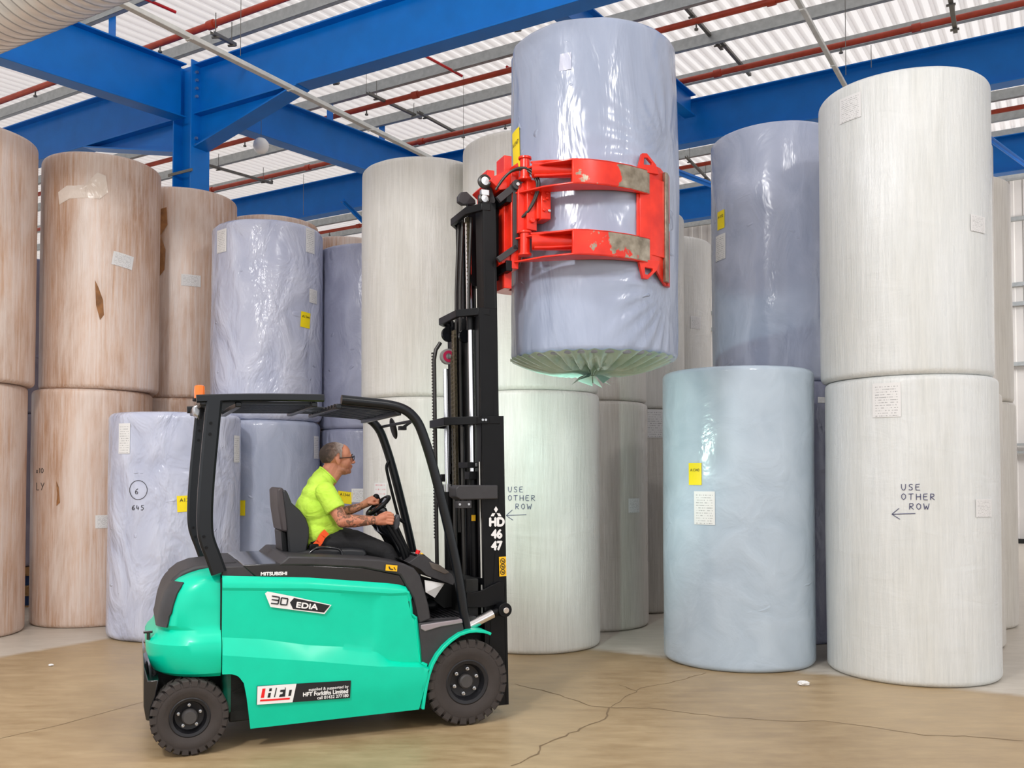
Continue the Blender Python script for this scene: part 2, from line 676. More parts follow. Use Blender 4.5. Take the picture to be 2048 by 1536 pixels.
def ceiling_mesh():
    per = 0.19
    prof = []
    u = -42.0
    while u < 16:
        prof += [(u, 0), (u + per * 0.22, 0), (u + per * 0.4, 0.06), (u + per * 0.82, 0.06)]
        u += per
    vs, fs = [], []
    for (uu, dz) in prof:
        for v in (-10, 27.2):
            vs.append(W(uu, v, zroof(v, 0.22) + dz))
    for i in range(len(prof) - 1):
        k = 2 * i
        fs.append([k, k + 1, k + 3, k + 2])
    return MB().add(vs, fs)


ce = ceiling_mesh().build('ceiling', M_roof)
tag(ce, kind='structure')


def purlin(v):
    z = zroof(v)
    m = MB()
    a, b = -40, 14
    Mx = Matrix.Translation(W(0, v, z)) @ Matrix.Rotation(BA, 4, 'Z')
    m.box(a, b, -0.004, 0.004, 0, 0.21, Mx)
    m.box(a, b, -0.07, 0.0, 0, 0.006, Mx)
    m.box(a, b, 0.0, 0.07, 0.204, 0.21, Mx)
    m.box(a, b, -0.07, -0.064, 0, 0.02, Mx)
    return m.build('purlin', M_galv, ce)


v = 15.06 - 1.45 * 8
while v < 27:
    purlin(v)
    v += 1.45


def wall_far():
    m = MB()
    per = 0.30
    u = -42
    P = []
    while u < 18:
        P += [(u, 0), (u + per * 0.6, 0), (u + per * 0.68, 0.03), (u + per * 0.92, 0.03)]
        u += per
    vs, fs = [], []
    for uu, dv in P:
        for z in (0, 9.6):
            vs.append(W(uu, 27.0 - dv, z))
    for i in range(len(P) - 1):
        k = 2 * i
        fs.append([k, k + 1, k + 3, k + 2])
    return m.add(vs, fs).build('wall_far', M_wall)


wf = wall_far()
tag(wf, kind='structure')
for z in (8.3, 6.6, 6.1, 4.55, 2.5, 2.3):
    Mx = Matrix.Translation(W(0, 26.9, z)) @ Matrix.Rotation(BA, 4, 'Z')
    MB().box(-40, 16, -0.12, 0, 0, 0.10 if z > 3 else 0.06, Mx).build('wall_rail', M_galv, wf)
Mx = Matrix.Translation(W(0, 26.9, 0)) @ Matrix.Rotation(BA, 4, 'Z')
MB().box(-40, 16, -0.06, 0, 0.0, 0.12, Mx).build('wall_kerb', M_dark, wf)


# ---------------------------------------------------------------- blue steel frame
def ibeam_u(u0, u1, v, ztop, depth, fw, name, label, haunches=()):
    o = empty(name, W(u0, v, ztop), BA)
    L = u1 - u0
    m = MB()
    m.box(0, L, -0.008, 0.008, -depth, 0)
    m.build('web', M_blue, o)
    m = MB().box(0, L, -fw / 2, fw / 2, -0.022, 0)
    m.build('top_flange', M_blue, o, bevel=0.004)
    m = MB().box(0, L, -fw / 2, fw / 2, -depth - 0.022, -depth)
    m.build('bottom_flange', M_blue, o, bevel=0.004)
    for (ua, ub, d) in haunches:   # deep end at ua, running out at ub
        a, b = ua - u0, ub - u0
        h = MB()
        poly = [(a, -depth - 0.02), (b, -depth - 0.02), (a, -depth - d)]
        vs = [Vector((x, y, z)) for y in (-0.008, 0.008) for x, z in poly]
        h.add(vs, [(0, 1, 2), (3, 5, 4), (0, 3, 4, 1), (1, 4, 5, 2), (2, 5, 3, 0)])
        p, q = Vector((a, 0, -depth - d)), Vector((b, 0, -depth - 0.02))
        h.bar(p, q, fw, 0.022)
        h.build('haunch', M_blue, o)
    tag(o, label, 'steel beam')
    return o


def ibeam_v(u, v0, v1, ztop0, depth, fw, name, label, slope=PIT):
    o = empty(name, W(u, v0, ztop0), BA)
    L = v1 - v0
    sh = Matrix.Identity(4)
    sh[2][1] = slope
    MB().box(-0.008, 0.008, 0, L, -depth, 0, sh).build('web', M_blue, o)
    MB().box(-fw / 2, fw / 2, 0, L, -0.022, 0, sh).build('top_flange', M_blue, o, bevel=0.004)
    MB().box(-fw / 2, fw / 2, 0, L, -depth - 0.022, -depth, sh).build('bottom_flange', M_blue, o, bevel=0.004)
    tag(o, label, 'steel beam')
    return o


ZB = CAM_H + 6.03
B2 = ibeam_u(-10.8, 6.0, 9.15, ZB, 0.73, 0.26, 'steel_beam', 'deep blue beam rising from the column to the top of the held roll', [(-10.8, -8.77, 0.5)])
B2b = ibeam_u(-24, -11.2, 9.15, ZB, 0.73, 0.26, 'steel_beam', 'blue beam left of the column, above the brown rolls', [(-11.2, -13.4, 0.5)])
ibeam_u(-24, 12.0, 15.06, ZB + PIT * 5.91, 0.73, 0.26, 'steel_beam', 'long blue beam passing behind the held roll to the right edge')
ibeam_u(-24, 14.0, 20.97, ZB + PIT * 11.82, 0.73, 0.26, 'steel_beam', 'farthest blue beam, seen low by the right wall')
ibeam_v(-11, 2.0, 8.95, ZB + PIT * (2.0 - 9.15), 0.78, 0.26, 'steel_beam', 'big blue rafter coming from the silver duct to the column')
ibeam_v(-11, 9.35, 14.9, ZB + PIT * 0.2, 0.66, 0.26, 'steel_beam', 'blue rafter behind the hanging globe, running right from the column')
ibeam_v(-5.33, 9.3, 14.9, CAM_H + 6.1, 0.36, 0.2, 'steel_beam', 'short blue tie ending on the far beam beside the held roll')


def column():
    o = empty('steel_column', W(-11, 9.15, 0), BA)
    H = ZB + 0.05
    MB().box(-0.19, 0.19, -0.01, 0.01, 0, H).build('web', M_blue, o)
    for sx in (-1, 1):
        MB().box(sx * 0.19 - 0.012, sx * 0.19 + 0.012, -0.17, 0.17, 0, H).build('flange', M_blue, o, bevel=0.003)
    for dz in (-0.12, -0.24, -0.36, -0.48, -1.1, -1.2):
        for dy in (-0.09, 0.09):
            MB().cyl((0.2, dy, ZB + dz), (0.235, dy, ZB + dz), 0.022, 6).build('bolt', M_steel, o)
    MB().box(-0.26, 0.26, -0.2, -0.185, ZB - 1.62, ZB - 1.58).build('strut', M_galvd, o)
    tag(o, 'blue steel column standing behind the brown wrapped rolls', 'column')


column()


def brace(a, b, label, w=0.12):
    a, b = Vector(a), Vector(b)
    m = MB()
    m.bar(a, b, w, 0.012)
    m.bar(a + Vector((0, 0, 0)), b, 0.012, w)
    o = m.build('steel_brace', M_blue)
    tag(o, label, 'brace')


brace(at(1340, 338, 16.5), at(1450, 380, 18.5), 'thin blue diagonal brace between held roll and blue roll stack')
brace(at(1960, 263, 15.5), at(2075, 347, 18.5), 'thin blue diagonal brace at the right edge')
brace(at(686, 402, 17.5), at(745, 462, 19.0), 'small blue brace above the grey film roll')

# stubs carrying purlins on the rafters
for (u_, v_) in ((-11, 7.81), (-11, 10.71), (-11, 12.16), (-11, 13.61)):
    m = MB()
    zt = ZB + PIT * (v_ - 9.15)
    Mx = Matrix.Translation(W(u_, v_, zt)) @ Matrix.Rotation(BA, 4, 'Z')
    m.box(-0.07, 0.07, -0.006, 0.006, -0.01, 0.3, Mx)
    m.build('purlin_cleat', M_blue, ce)

# ---------------------------------------------------------------- pipes, trays, hangers, lamps
pipe_names = ['nearest red sprinkler pipe, at the top left above the blue rafter',
              'red sprinkler pipe running just below the deep blue beam',
              'red sprinkler pipe crossing behind the held roll at its clamp side',
              'red sprinkler pipe seen below the long far beam',
              'farthest red sprinkler pipe near the white wall']
for (v, lab) in zip((8.53, 12.34, 14.47, 19.6, 23.2), pipe_names):
    z = CAM_H + 5.56 + PIT * v
    o = empty('sprinkler_pipe', W(0, v, z), BA)
    MB().cyl((-36, 0, 0), (14, 0, 0), 0.045, 12).build('pipe', M_pipe, o, smooth=60)
    for k in range(-9, 5):
        x = k * 3.0 + (v * 7.3) % 1.7
        MB().cyl((x, 0, -0.11), (x, 0, 0), 0.012, 8).cyl((x, 0, -0.13), (x, 0, -0.11), 0.03, 8).build('sprinkler_head', M_galvd, o)
        MB().cyl((x + 1.0, 0, 0), (x + 1.12, 0, 0), 0.062, 12).build('coupling', M_pipe, o, smooth=60)
    tag(o, lab, 'pipe')

for (u, v0, v1, lab) in ((-10.2, 5.5, 8.2, 'thin red branch pipe at the top left'), (-8.35, 11.0, 12.4, 'short red branch pipe under the deep blue beam'),
                         (-7.55, 12.5, 13.6, 'short red branch pipe left of the white roll top'), (0.1, 9.0, 14.8, 'thin bright red branch pipe at the top right')):
    Z = CAM_H + 5.62
    o = MB().cyl(W(u, v0, Z + PIT * v0 + 0.08), W(u, v1, Z + PIT * v1 + 0.08), 0.022, 8).build('branch_pipe', M_pipe2, smooth=60)
    tag(o, lab, 'pipe')


def tray(a, b, w, h, lab, mat, name, cat):
    m = MB()
    a, b = Vector(a), Vector(b)
    m.bar(a, b, w, 0.006)
    t = (b - a).normalized()
    s = t.cross(Vector((0, 0, 1))).normalized() * w / 2
    for q in (s, -s):
        m.bar(a + q + Vector((0, 0, h / 2)), b + q + Vector((0, 0, h / 2)), 0.005, h)
    n = int((b - a).length / 1.5)
    for i in range(n):
        p = a.lerp(b, (i + 0.5) / n)
        m.bar(p - s * 1.25, p + s * 1.25, 0.03, 0.03)
    o = m.build(name, mat)
    tag(o, lab, cat)
    return o


tray(W(-8.5, 3.0, CAM_H + 5.0), W(-8.5, 17.5, CAM_H + 5.0), 0.075, 0.05, 'long pale cable tray slanting across the top left beams', M_traywhite, 'cable_tray', 'cable tray')
tray(W(-2.3, 6.0, CAM_H + 5.0), W(-2.3, 12.3, CAM_H + 5.0), 0.045, 0.04, 'white cable trunking at the top right, ending by the tall white roll', M_traywhite, 'cable_tray', 'cable tray')

ch = [((735, 188), 15.0, (842, 238), 17.2, 'dark channel hanger under the purlins, left of the white rolls'),
      ((836, 226), 16.6, (928, 276), 18.6, 'dark channel hanger just right of and behind the first hanger'),
      ((1372, 18), 13.0, (1444, 100), 14.6, 'dark channel hanger right of the top of the held roll'),
      ((1436, 78), 14.0, (1500, 152), 15.6, 'dark channel hanger lying end to end with the one right of the held roll'),
      ((1900, -5), 10.5, (1911, 66), 11.4, 'dark channel hanger at the upper right with threaded rod'),
      ((642, 155), 15.0, (677, 168), 15.6, 'short dark channel below the deep blue beam'),
      ((1008, 42), 13.0, (1040, 62), 13.8, 'short dark channel left of the top of the held roll'),
      ((416, 332), 17.5, (544, 368), 19.5, 'dark channel hanger right of the blue column'),
      ((1372, 315), 19.0, (1418, 362), 20.5, 'dark channel hanger far behind, below the blue beam'),
      ((424, 68), 11.5, (470, 92), 12.2, 'short dark channel above the cable tray')]
for (a, ya, b, yb, lab) in ch:
    A, B = at(a[0], a[1], ya), at(b[0], b[1], yb)
    m = MB()
    m.bar(A, B, 0.05, 0.008)
    t = (B - A).normalized()
    s = t.cross(Vector((0, 0, 1))).normalized() * 0.023
    m.bar(A + s + Vector((0, 0, 0.02)), B + s + Vector((0, 0, 0.02)), 0.004, 0.04)
    m.bar(A - s + Vector((0, 0, 0.02)), B - s + Vector((0, 0, 0.02)), 0.004, 0.04)
    for p in (A.lerp(B, 0.15), A.lerp(B, 0.85)):
        m.cyl(p, p + Vector((0, 0, 0.3)), 0.006, 6)
        m.bar(p - s * 2.2 - Vector((0, 0, 0.02)), p + s * 2.2 - Vector((0, 0, 0.02)), 0.03, 0.02)
    o = m.build('channel_hanger', M_galvd)
    tag(o, lab, 'hanger')

for (px, y0, y1, Y, lab) in ((482, 0, 112, 11, 'thin hanging wire crossing the cable tray at top left'), (733, 130, 190, 15, 'thin hanging wire under the deep blue beam'),
                             (927, 150, 312, 15.5, 'long thin wire hanging left of the held roll'), (607, 348, 430, 16, 'thin wire hanging in front of the far blue beam'),
                             (1690, -10, 150, 11, 'thin wire hanging beside the white trunking'), (1742, 90, 135, 11.5, 'short thin wire above the tall white roll')):
    A, B = at(px, y0, Y), at(px, y1, Y)
    B.x, B.y = A.x, A.y
    o = MB().cyl(B, A, 0.004, 6).build('hanging_wire', M_galvd)
    tag(o, lab, 'wire')

# pendant globe
gp = at(522, 292, 14.0)
g = empty('pendant_globe', gp)
prof = [(0.0, -0.118), (0.06, -0.108), (0.105, -0.06), (0.122, 0.0), (0.112, 0.055), (0.075, 0.10), (0.06, 0.112), (0.0, 0.112)]
MB().lathe(prof, 32).build('globe', M_globe, g, smooth=80)
MB().cyl((0, 0, 0.11), (0, 0, 0.55), 0.004, 6).build('wire', M_galvd, g)
tag(g, 'round white globe hanging on a wire under the blue rafter', 'pendant lamp')


# spiral duct
def duct():
    cv, cz, r = 4.5, CAM_H + 4.33, 0.50
    m = MB()
    u0, u1 = -19.0, -3.0
    nseg, turns = 40, 130
    step = (u1 - u0) / (turns * 3)
    vs, fs = [], []
    n = turns * 3
    for i in range(n + 1):
        u = u0 + i * step
        rr = r + (0.016 if i % 3 == 0 else 0)
        for k in range(nseg):
            a = 2 * math.pi * k / nseg
            vs.append(W(u, cv + rr * math.cos(a), cz + rr * math.sin(a)))
    for i in range(n):
        for k in range(nseg):
            l = (k + 1) % nseg
            fs.append([i * nseg + k, i * nseg + l, (i + 1) * nseg + l, (i + 1) * nseg + k])
    m.add(vs, fs)
    t = NT('duct_steel')
    sp = t.n('ShaderNodeSeparateXYZ')
    t.l(t.coords(), sp.inputs[0])
    U = t.math('SUBTRACT', t.math('MULTIPLY', sp.outputs[0], 0.859), t.math('MULTIPLY', sp.outputs[1], 0.512))
    fr = t.math('FRACT', t.math('MULTIPLY', t.math('ADD', U, 19.0), 1 / (step * 3)))
    seam = t.math('LESS_THAN', fr, 0.10)
    t.l(t.mix(seam, (0.80, 0.80, 0.79, 1), (0.42, 0.42, 0.42, 1)), t.b.inputs['Base Color'])
    t.set(Roughness=0.3, Metallic=0.5)
    o = m.build('air_duct', t.m, smooth=30)
    tag(o, 'large ribbed silver air duct at the top left corner', 'air duct')


duct()

# ---------------------------------------------------------------- text and strokes
def text_mesh(body, size, bold=0.0, shear=0.0, align='LEFT'):
    cu = bpy.data.curves.new('txt', 'FONT')
    cu.body = body
    cu.size = size
    cu.offset = bold
    cu.shear = shear
    cu.align_x = align
    cu.fill_mode = 'FRONT'
    o = bpy.data.objects.new('txt', cu)
    COL.objects.link(o)
    bpy.context.view_layer.update()
    dg = bpy.context.evaluated_depsgraph_get()
    me = bpy.data.meshes.new_from_object(o.evaluated_get(dg))
    vs = [v.co.copy() for v in me.vertices]
    fs = [list(p.vertices) for p in me.polygons]
    bpy.data.objects.remove(o)
    bpy.data.curves.remove(cu)
    bpy.data.meshes.remove(me)
    return vs, fs


STROKES = {
    'U': [[(0, 1), (0.02, 0.35), (0.15, 0.02), (0.38, 0.02), (0.5, 0.35), (0.52, 1)]],
    'S': [[(0.5, 0.9), (0.3, 1), (0.08, 0.85), (0.1, 0.6), (0.4, 0.45), (0.48, 0.2), (0.3, 0), (0.02, 0.08)]],
    'E': [[(0.5, 1), (0.05, 0.95), (0.0, 0.5), (0.05, 0.02), (0.52, 0)], [(0.02, 0.52), (0.42, 0.55)]],
    'O': [[(0.25, 1), (0.02, 0.75), (0.02, 0.3), (0.25, 0), (0.5, 0.3), (0.5, 0.75), (0.25, 1)]],
    'T': [[(0, 0.95), (0.6, 1)], [(0.3, 0.97), (0.28, 0)]],
    'H': [[(0, 1), (0, 0)], [(0.5, 1), (0.5, 0)], [(0, 0.5), (0.5, 0.52)]],
    'R': [[(0, 0), (0.02, 1), (0.4, 0.95), (0.45, 0.7), (0.3, 0.52), (0.04, 0.5), (0.5, 0)]],
    'W': [[(0, 1), (0.15, 0), (0.32, 0.6), (0.48, 0), (0.68, 1)]],
    '6': [[(0.45, 1), (0.15, 0.75), (0.02, 0.35), (0.12, 0.02), (0.4, 0.05), (0.45, 0.35), (0.25, 0.5), (0.05, 0.35)]],
    '4': [[(0.15, 1), (0.02, 0.4), (0.5, 0.42)], [(0.4, 0.75), (0.36, 0)]],
    '5': [[(0.5, 1), (0.12, 1), (0.08, 0.6), (0.35, 0.6), (0.45, 0.3), (0.3, 0), (0.02, 0.05)]],
    'x': [[(0, 0.6), (0.4, 0)], [(0.4, 0.6), (0, 0)]],
    '1': [[(0.1, 0.8), (0.25, 1), (0.22, 0)]],
    '0': [[(0.25, 1), (0.02, 0.75), (0.02, 0.3), (0.25, 0), (0.5, 0.3), (0.5, 0.75), (0.25, 1)]],
    'Y': [[(0, 1), (0.22, 0.5)], [(0.5, 1), (0.1, 0)]],
    'L': [[(0, 1), (0.03, 0), (0.45, 0.02)]],
    'D': [[(0, 0), (0.02, 1), (0.4, 0.8), (0.45, 0.3), (0, 0)]],
    '<': [[(0.5, 1.0), (0, 0.45), (0.55, 0)], [(0.0, 0.45), (1.6, 0.55)]],
    ' ': [],
}


class Roll:
    def __init__(self, cx, cy, r, z0, h, mat, label, labels=(), seed=0, wob=0.006, group=None, edge=0.05, sag=0.0, tilt=None, name='paper_roll', fine=False):
        self.cx, self.cy, self.r, self.z0, self.h = cx, cy, r, z0, h
        n = 160 if fine else 112
        prof = []
        e = edge
        for i in range(6):
            a = math.pi / 2 * i / 5
            prof.append((r - e + e * math.sin(a), e - e * math.cos(a)))
        lv = 70 if fine else 26
        for i in range(1, lv):
            prof.append((r, e + (h - 2 * e) * i / lv))
        for i in range(6):
            a = math.pi / 2 * i / 5
            prof.append((r - e + e * math.cos(a), h - e + e * math.sin(a)))
        prof = [(0.05, 0.0), (r * 0.6, 0.0)] + prof + [(r * 0.6, h), (0.05, h)]
        vs, fs = [], []
        self.wob, self.seed = wob, seed
        for (rr, z) in prof:
            for k in range(n):
                t = 2 * math.pi * k / n
                q = rr
                if rr > r * 0.7:
                    q += self.disp(t, z)
                vs.append((q * math.cos(t), q * math.sin(t), z))
        m = len(prof)
        for i in range(m - 1):
            for k in range(n):
                l = (k + 1) % n
                fs.append([i * n + k, i * n + l, (i + 1) * n + l, (i + 1) * n + k])
        fs.append(list(range(n))[::-1])
        fs.append([(m - 1) * n + k for k in range(n)])
        self.o = MB().add(vs, fs).build(name, mat, loc=(cx, cy, z0), smooth=60)
        if tilt:
            self.o.rotation_euler = tilt
        tag(self.o, label, 'paper roll', group)

    def disp(self, t, z):
        p = Vector((math.cos(t) * 1.4 + self.seed * 3.1, math.sin(t) * 1.4, z * 0.5))
        return self.wob * noise.noise(p) * 1.6 + self.wob * 0.4 * noise.noise(Vector((math.cos(t) * 5 + self.seed, math.sin(t) * 5, z * 2.5)))

    def hit(self, px, py):
        d = cam_ray(px, py)
        o = Vector((0 - self.cx, 0 - self.cy))
        a = d.x * d.x + d.y * d.y
        b = 2 * (o.x * d.x + o.y * d.y)
        c = o.x * o.x + o.y * o.y - self.r ** 2
        D = max(b * b - 4 * a * c, 0)
        t = (-b - math.sqrt(D)) / (2 * a)
        q = Vector((0, 0, CAM_H)) + d * t
        return math.atan2(q.y - self.cy, q.x - self.cx), q.z - self.z0

    def map(self, th0, z0, x, y, off):
        t = th0 + x / self.r
        rr = self.r + self.disp(t, z0 + y) + off
        return Vector((rr * math.cos(t), rr * math.sin(t), z0 + y))

    def card(self, px, py, w, h, mat, name, label=None, text=None, rot=0.0, off=0.006, tsize=None, curl=0.0):
        th, z = self.hit(px, py)
        nx, ny = 8, 6
        vs, uv, fs = [], [], []
        c, s = math.cos(rot), math.sin(rot)
        for j in range(ny + 1):
            for i in range(nx + 1):
                x, y = (i / nx - 0.5) * w, (j / ny - 0.5) * h
                vs.append(self.map(th, z, x * c - y * s, x * s + y * c, off + curl * (abs(i / nx - 0.5) * 2) ** 3))
                uv.append((i / nx, j / ny))
        for j in range(ny):
            for i in range(nx):
                k = j * (nx + 1) + i
                fs.append([k, k + 1, k + nx + 2, k + nx + 1])
        me = bpy.data.meshes.new(name)
        me.from_pydata([tuple(p) for p in vs], [], fs)
        lay = me.uv_layers.new(name='UVMap')
        for lp in me.loops:
            lay.data[lp.index].uv = uv[lp.vertex_index]
        me.materials.append(mat)
        o = bpy.data.objects.new(name, me)
        COL.objects.link(o)
        o.parent = self.o
        if label:
            o['label'] = label
        if text:
            ts = tsize or h * 0.22
            v, f = text_mesh(text, ts, align='CENTER')
            P = [self.map(th, z, (p.x) * c - (p.y + h * 0.12) * s, (p.x) * s + (p.y + h * 0.12) * c, off + 0.003) for p in v]
            MB().add(P, f).build('printing', M_ink, o)
        return o

    def write(self, px, py, lines, size, mat, name='handwriting', lw=0.006, gap=1.9, slope=0.0):
        """lines: (x offset, text)"""
        th, z = self.hit(px, py)
        m = MB()
        y = 0
        for (xo, s) in lines:
            x = xo
            for chx in s:
                wd = 0
                for st in STROKES[chx]:
                    Q = []
                    for a, b in zip(st, st[1:]):
                        n = 4
                        for i in range(n + (1 if b is st[-1] else 0)):
                            Q.append((a[0] + (b[0] - a[0]) * i / n, a[1] + (b[1] - a[1]) * i / n))
                    wd = max(wd, max(q[0] for q in Q))
                    P = [self.map(th, z, x + q[0] * size * 1.25, y + q[1] * size + slope * x, 0.004) for q in Q]
                    m.tube(P, lw / 2, 5)
                x += (wd + 0.35) * size * 1.25 if wd else size * 0.6
            y -= size * gap
        return m.build(name, mat, self.o)


A = 5.18
H1, HB = 2.59, 2.73
NS = 'a stack of two'
# right-hand white stacks
rA1 = Roll(3.59, 8.29, 0.722, 0, H1, M_wrapA, 'white film wrapped roll on the floor at the right marked USE OTHER ROW', seed=1, fine=True)
rA2 = Roll(3.56, 8.29, 0.722, H1, H1, M_wrapA, 'tallest bright white wrapped roll, upper one at the front right', seed=2, fine=True)
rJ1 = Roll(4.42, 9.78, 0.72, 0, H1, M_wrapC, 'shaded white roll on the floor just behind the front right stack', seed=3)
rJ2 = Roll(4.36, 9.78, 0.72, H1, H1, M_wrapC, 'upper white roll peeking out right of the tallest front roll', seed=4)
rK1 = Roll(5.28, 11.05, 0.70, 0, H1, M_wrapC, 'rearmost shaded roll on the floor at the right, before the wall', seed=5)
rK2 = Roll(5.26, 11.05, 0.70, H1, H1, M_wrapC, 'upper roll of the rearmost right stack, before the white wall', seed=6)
# blue rolls right of centre
rB = Roll(2.17, 8.83, 0.705, 0, HB, M_film4, 'smooth pale blue roll standing alone on the floor with a yellow card', seed=7, fine=True)
rI1 = Roll(2.97, 10.17, 0.705, 0, HB, M_film3, 'shadowed grey blue roll on the floor between blue and white fronts', seed=8)
rI2 = Roll(2.95, 10.17, 0.705, HB, HB, M_film, 'shiny pale blue roll, upper one beside the tallest white roll', seed=9, fine=True)
# white stacks behind the mast
rC1 = Roll(0.205, 9.68, 0.715, 0, H1, M_wrapB, 'white roll right behind the black mast marked USE OTHER ROW', seed=10, fine=True)
rC2 = Roll(0.19, 9.68, 0.715, H1, H1, M_wrapB, 'upper white roll partly hidden behind the held roll', seed=11)
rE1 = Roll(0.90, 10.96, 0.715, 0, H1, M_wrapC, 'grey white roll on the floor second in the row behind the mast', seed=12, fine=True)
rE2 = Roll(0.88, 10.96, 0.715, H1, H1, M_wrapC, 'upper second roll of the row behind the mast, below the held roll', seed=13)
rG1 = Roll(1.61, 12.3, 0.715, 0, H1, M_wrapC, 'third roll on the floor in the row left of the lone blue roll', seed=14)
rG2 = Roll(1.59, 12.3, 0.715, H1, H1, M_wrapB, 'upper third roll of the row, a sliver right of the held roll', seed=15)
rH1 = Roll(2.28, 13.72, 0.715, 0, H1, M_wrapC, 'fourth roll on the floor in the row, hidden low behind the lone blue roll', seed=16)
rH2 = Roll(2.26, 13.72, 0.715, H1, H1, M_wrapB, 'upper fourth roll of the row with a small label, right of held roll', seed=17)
rD1 = Roll(-0.985, 10.45, 0.702, 0, H1, M_wrapB, 'white roll on the floor behind the driver and windscreen pillar', seed=18, fine=True)
rD2 = Roll(-1.01, 10.45, 0.702, H1, H1, M_wrapB, 'tall upper white roll left of the mast top', seed=19, fine=True)
# light film rolls behind the truck
rR = Roll(-3.78, 10.3, 0.70, 0, 2.42, M_film2, 'white film wrapped roll standing on the floor behind the truck rear, numbered 6', seed=20, fine=True, wob=0.012, edge=0.07)
rQ1 = Roll(-3.10, 11.52, 0.675, 0, 2.41, M_film, 'pale blue film roll on the floor seen through the cab behind the driver', seed=21, fine=True, wob=0.012, edge=0.07)
rQ2 = Roll(-3.08, 11.52, 0.675, 2.41, 2.41, M_film2, 'white blue film roll, upper one above the cab roof with yellow card', seed=22, fine=True, wob=0.012, edge=0.08)
rP1 = Roll(-1.85, 12.1, 0.70, 0, 2.33, M_film3, 'grey blue roll on the floor behind the driver head', seed=23, wob=0.01)
rP2 = Roll(-1.85, 12.1, 0.70, 2.33, 2.33, M_film3, 'upper grey blue roll between the film roll and tall white roll', seed=24, wob=0.01)
# brown stacks
rM1 = Roll(-5.1, 11.17, 0.67, 0, 2.75, M_brown, 'brown paper roll on the floor left of the film roll numbered 6', seed=25, fine=True)
rM2 = Roll(-5.03, 11.17, 0.67, 2.75, 2.75, M_brown, 'upper brown paper roll with torn white film, second from left', seed=26, fine=True)
rL1 = Roll(-6.16, 10.16, 0.70, 0, 2.75, M_brown2, 'brown roll on the floor cut off by the left edge', seed=27)
rL2 = Roll(-6.08, 10.16, 0.70, 2.75, 2.75, M_brown2, 'upper pale brown roll cut off by the left edge', seed=28)
rN1 = Roll(-4.49, 12.47, 0.68, 0, 2.75, M_brown2, 'dark brown roll on the floor behind the second brown stack', seed=29)
rN2 = Roll(-4.47, 12.47, 0.68, 2.75, 2.75, M_brown, 'upper dark brown roll with ripped wrapping, third brown stack', seed=30)
rO1 = Roll(-3.65, 13.75, 0.68, 0, 2.75, M_brown2, 'far brown roll on the floor hidden behind the white blue film stack', seed=31)
rO2 = Roll(-3.62, 13.75, 0.68, 2.75, 2.75, M_brown, 'far upper brown roll peeking over the white blue film roll', seed=32)
rS1 = Roll(-2.75, 14.95, 0.68, 0, 2.75, M_brown2, 'farthest brown roll on the floor behind the grey blue stack', seed=33)
rS2 = Roll(-2.72, 14.95, 0.68, 2.75, 2.75, M_brown, 'farthest upper brown roll peeking over the grey blue roll', seed=34)
# blue rolls on pallets at far left
rT1 = Roll(-7.0, 12.6, 0.70, 0.53, 2.04, M_film3, 'grey blue roll on pallets in the gap between the left brown stacks', seed=35, wob=0.012)
rT2 = Roll(-7.0, 12.6, 0.70, 2.57, 2.1, M_film3, 'upper grey blue roll in the gap between the left brown stacks', seed=36, wob=0.012)

# pallets below it
for k, (z, lab) in enumerate(((0.0, 'lowest pallet under the grey blue roll at left'), (0.265, 'upper pallet directly under the grey blue roll at left'))):
    p = empty('pallet', (-7.0, 12.6, z), BA)
    for x in (-0.62, 0, 0.62):
        MB().box(x - 0.05, x + 0.05, -0.7, 0.7, 0.02, 0.15).build('bearer', M_palblue, p)
    for y in (-0.62, -0.31, 0, 0.31, 0.62):
        MB().box(-0.72, 0.72, y - 0.07, y + 0.07, 0.15, 0.175).build('top_board', M_wood, p)
        MB().box(-0.72, 0.72, y - 0.05, y + 0.05, 0.0, 0.02).build('bottom_board', M_wood, p)
    if k == 0:
        for y in (-0.5, 0, 0.5):
            MB().box(-0.7, 0.7, y - 0.08, y + 0.08, 0.175, 0.265).build('spacer', M_wood, p)
    else:
        MB().box(-0.72, 0.72, -0.72, 0.72, 0.175, 0.265).build('deck_sheet', M_wood, p)
    tag(p, lab, 'pallet')

# ---- cards, labels and handwriting
Y_, L_ = 'yellow_card', 'paper_label'
rA1.card(1773, 800, 0.23, 0.29, M_label, L_)
rA1.card(1968, 1016, 0.2, 0.15, M_label, L_)
rA2.card(1700, 216, 0.22, 0.22, M_label, L_)
rA2.card(1956, 448, 0.2, 0.14, M_label, L_)
rA1.write(1803, 980, [(0, 'USE'), (0, 'OTHER'), (0.06, 'ROW')], 0.05, M_pen, gap=1.6)
rA1.write(1784, 1038, [(0, '<')], 0.09, M_pen, name='drawn_arrow')
rC1.write(1017, 984, [(0, 'USE'), (0, 'OTHER'), (0.075, 'ROW')], 0.052, M_pen, gap=1.6)
rC1.write(1013, 1040, [(0, '<')], 0.1, M_pen, name='drawn_arrow')
rB.card(1391, 948, 0.135, 0.2, M_yellow, Y_, 'yellow card', text='A1340', tsize=0.036)
rB.card(1409, 1016, 0.2, 0.3, M_label, L_)
rI2.card(1442, 440, 0.14, 0.2, M_yellow, Y_, 'yellow card', text='A1352', tsize=0.04)
rI2.card(1441, 495, 0.2, 0.28, M_label, L_)
rE1.card(1269, 1011, 0.2, 0.16, M_label, L_)
rG1.card(1310, 847, 0.25, 0.36, M_label, L_)
rH2.card(1392, 645, 0.2, 0.18, M_label, L_)
rI1.card(1643, 800, 0.1, 0.06, M_label, L_)
rD1.card(761, 988, 0.19, 0.24, M_labelr, L_, 'white sheet with red print')
rP1.card(719, 991, 0.2, 0.17, M_label, L_)
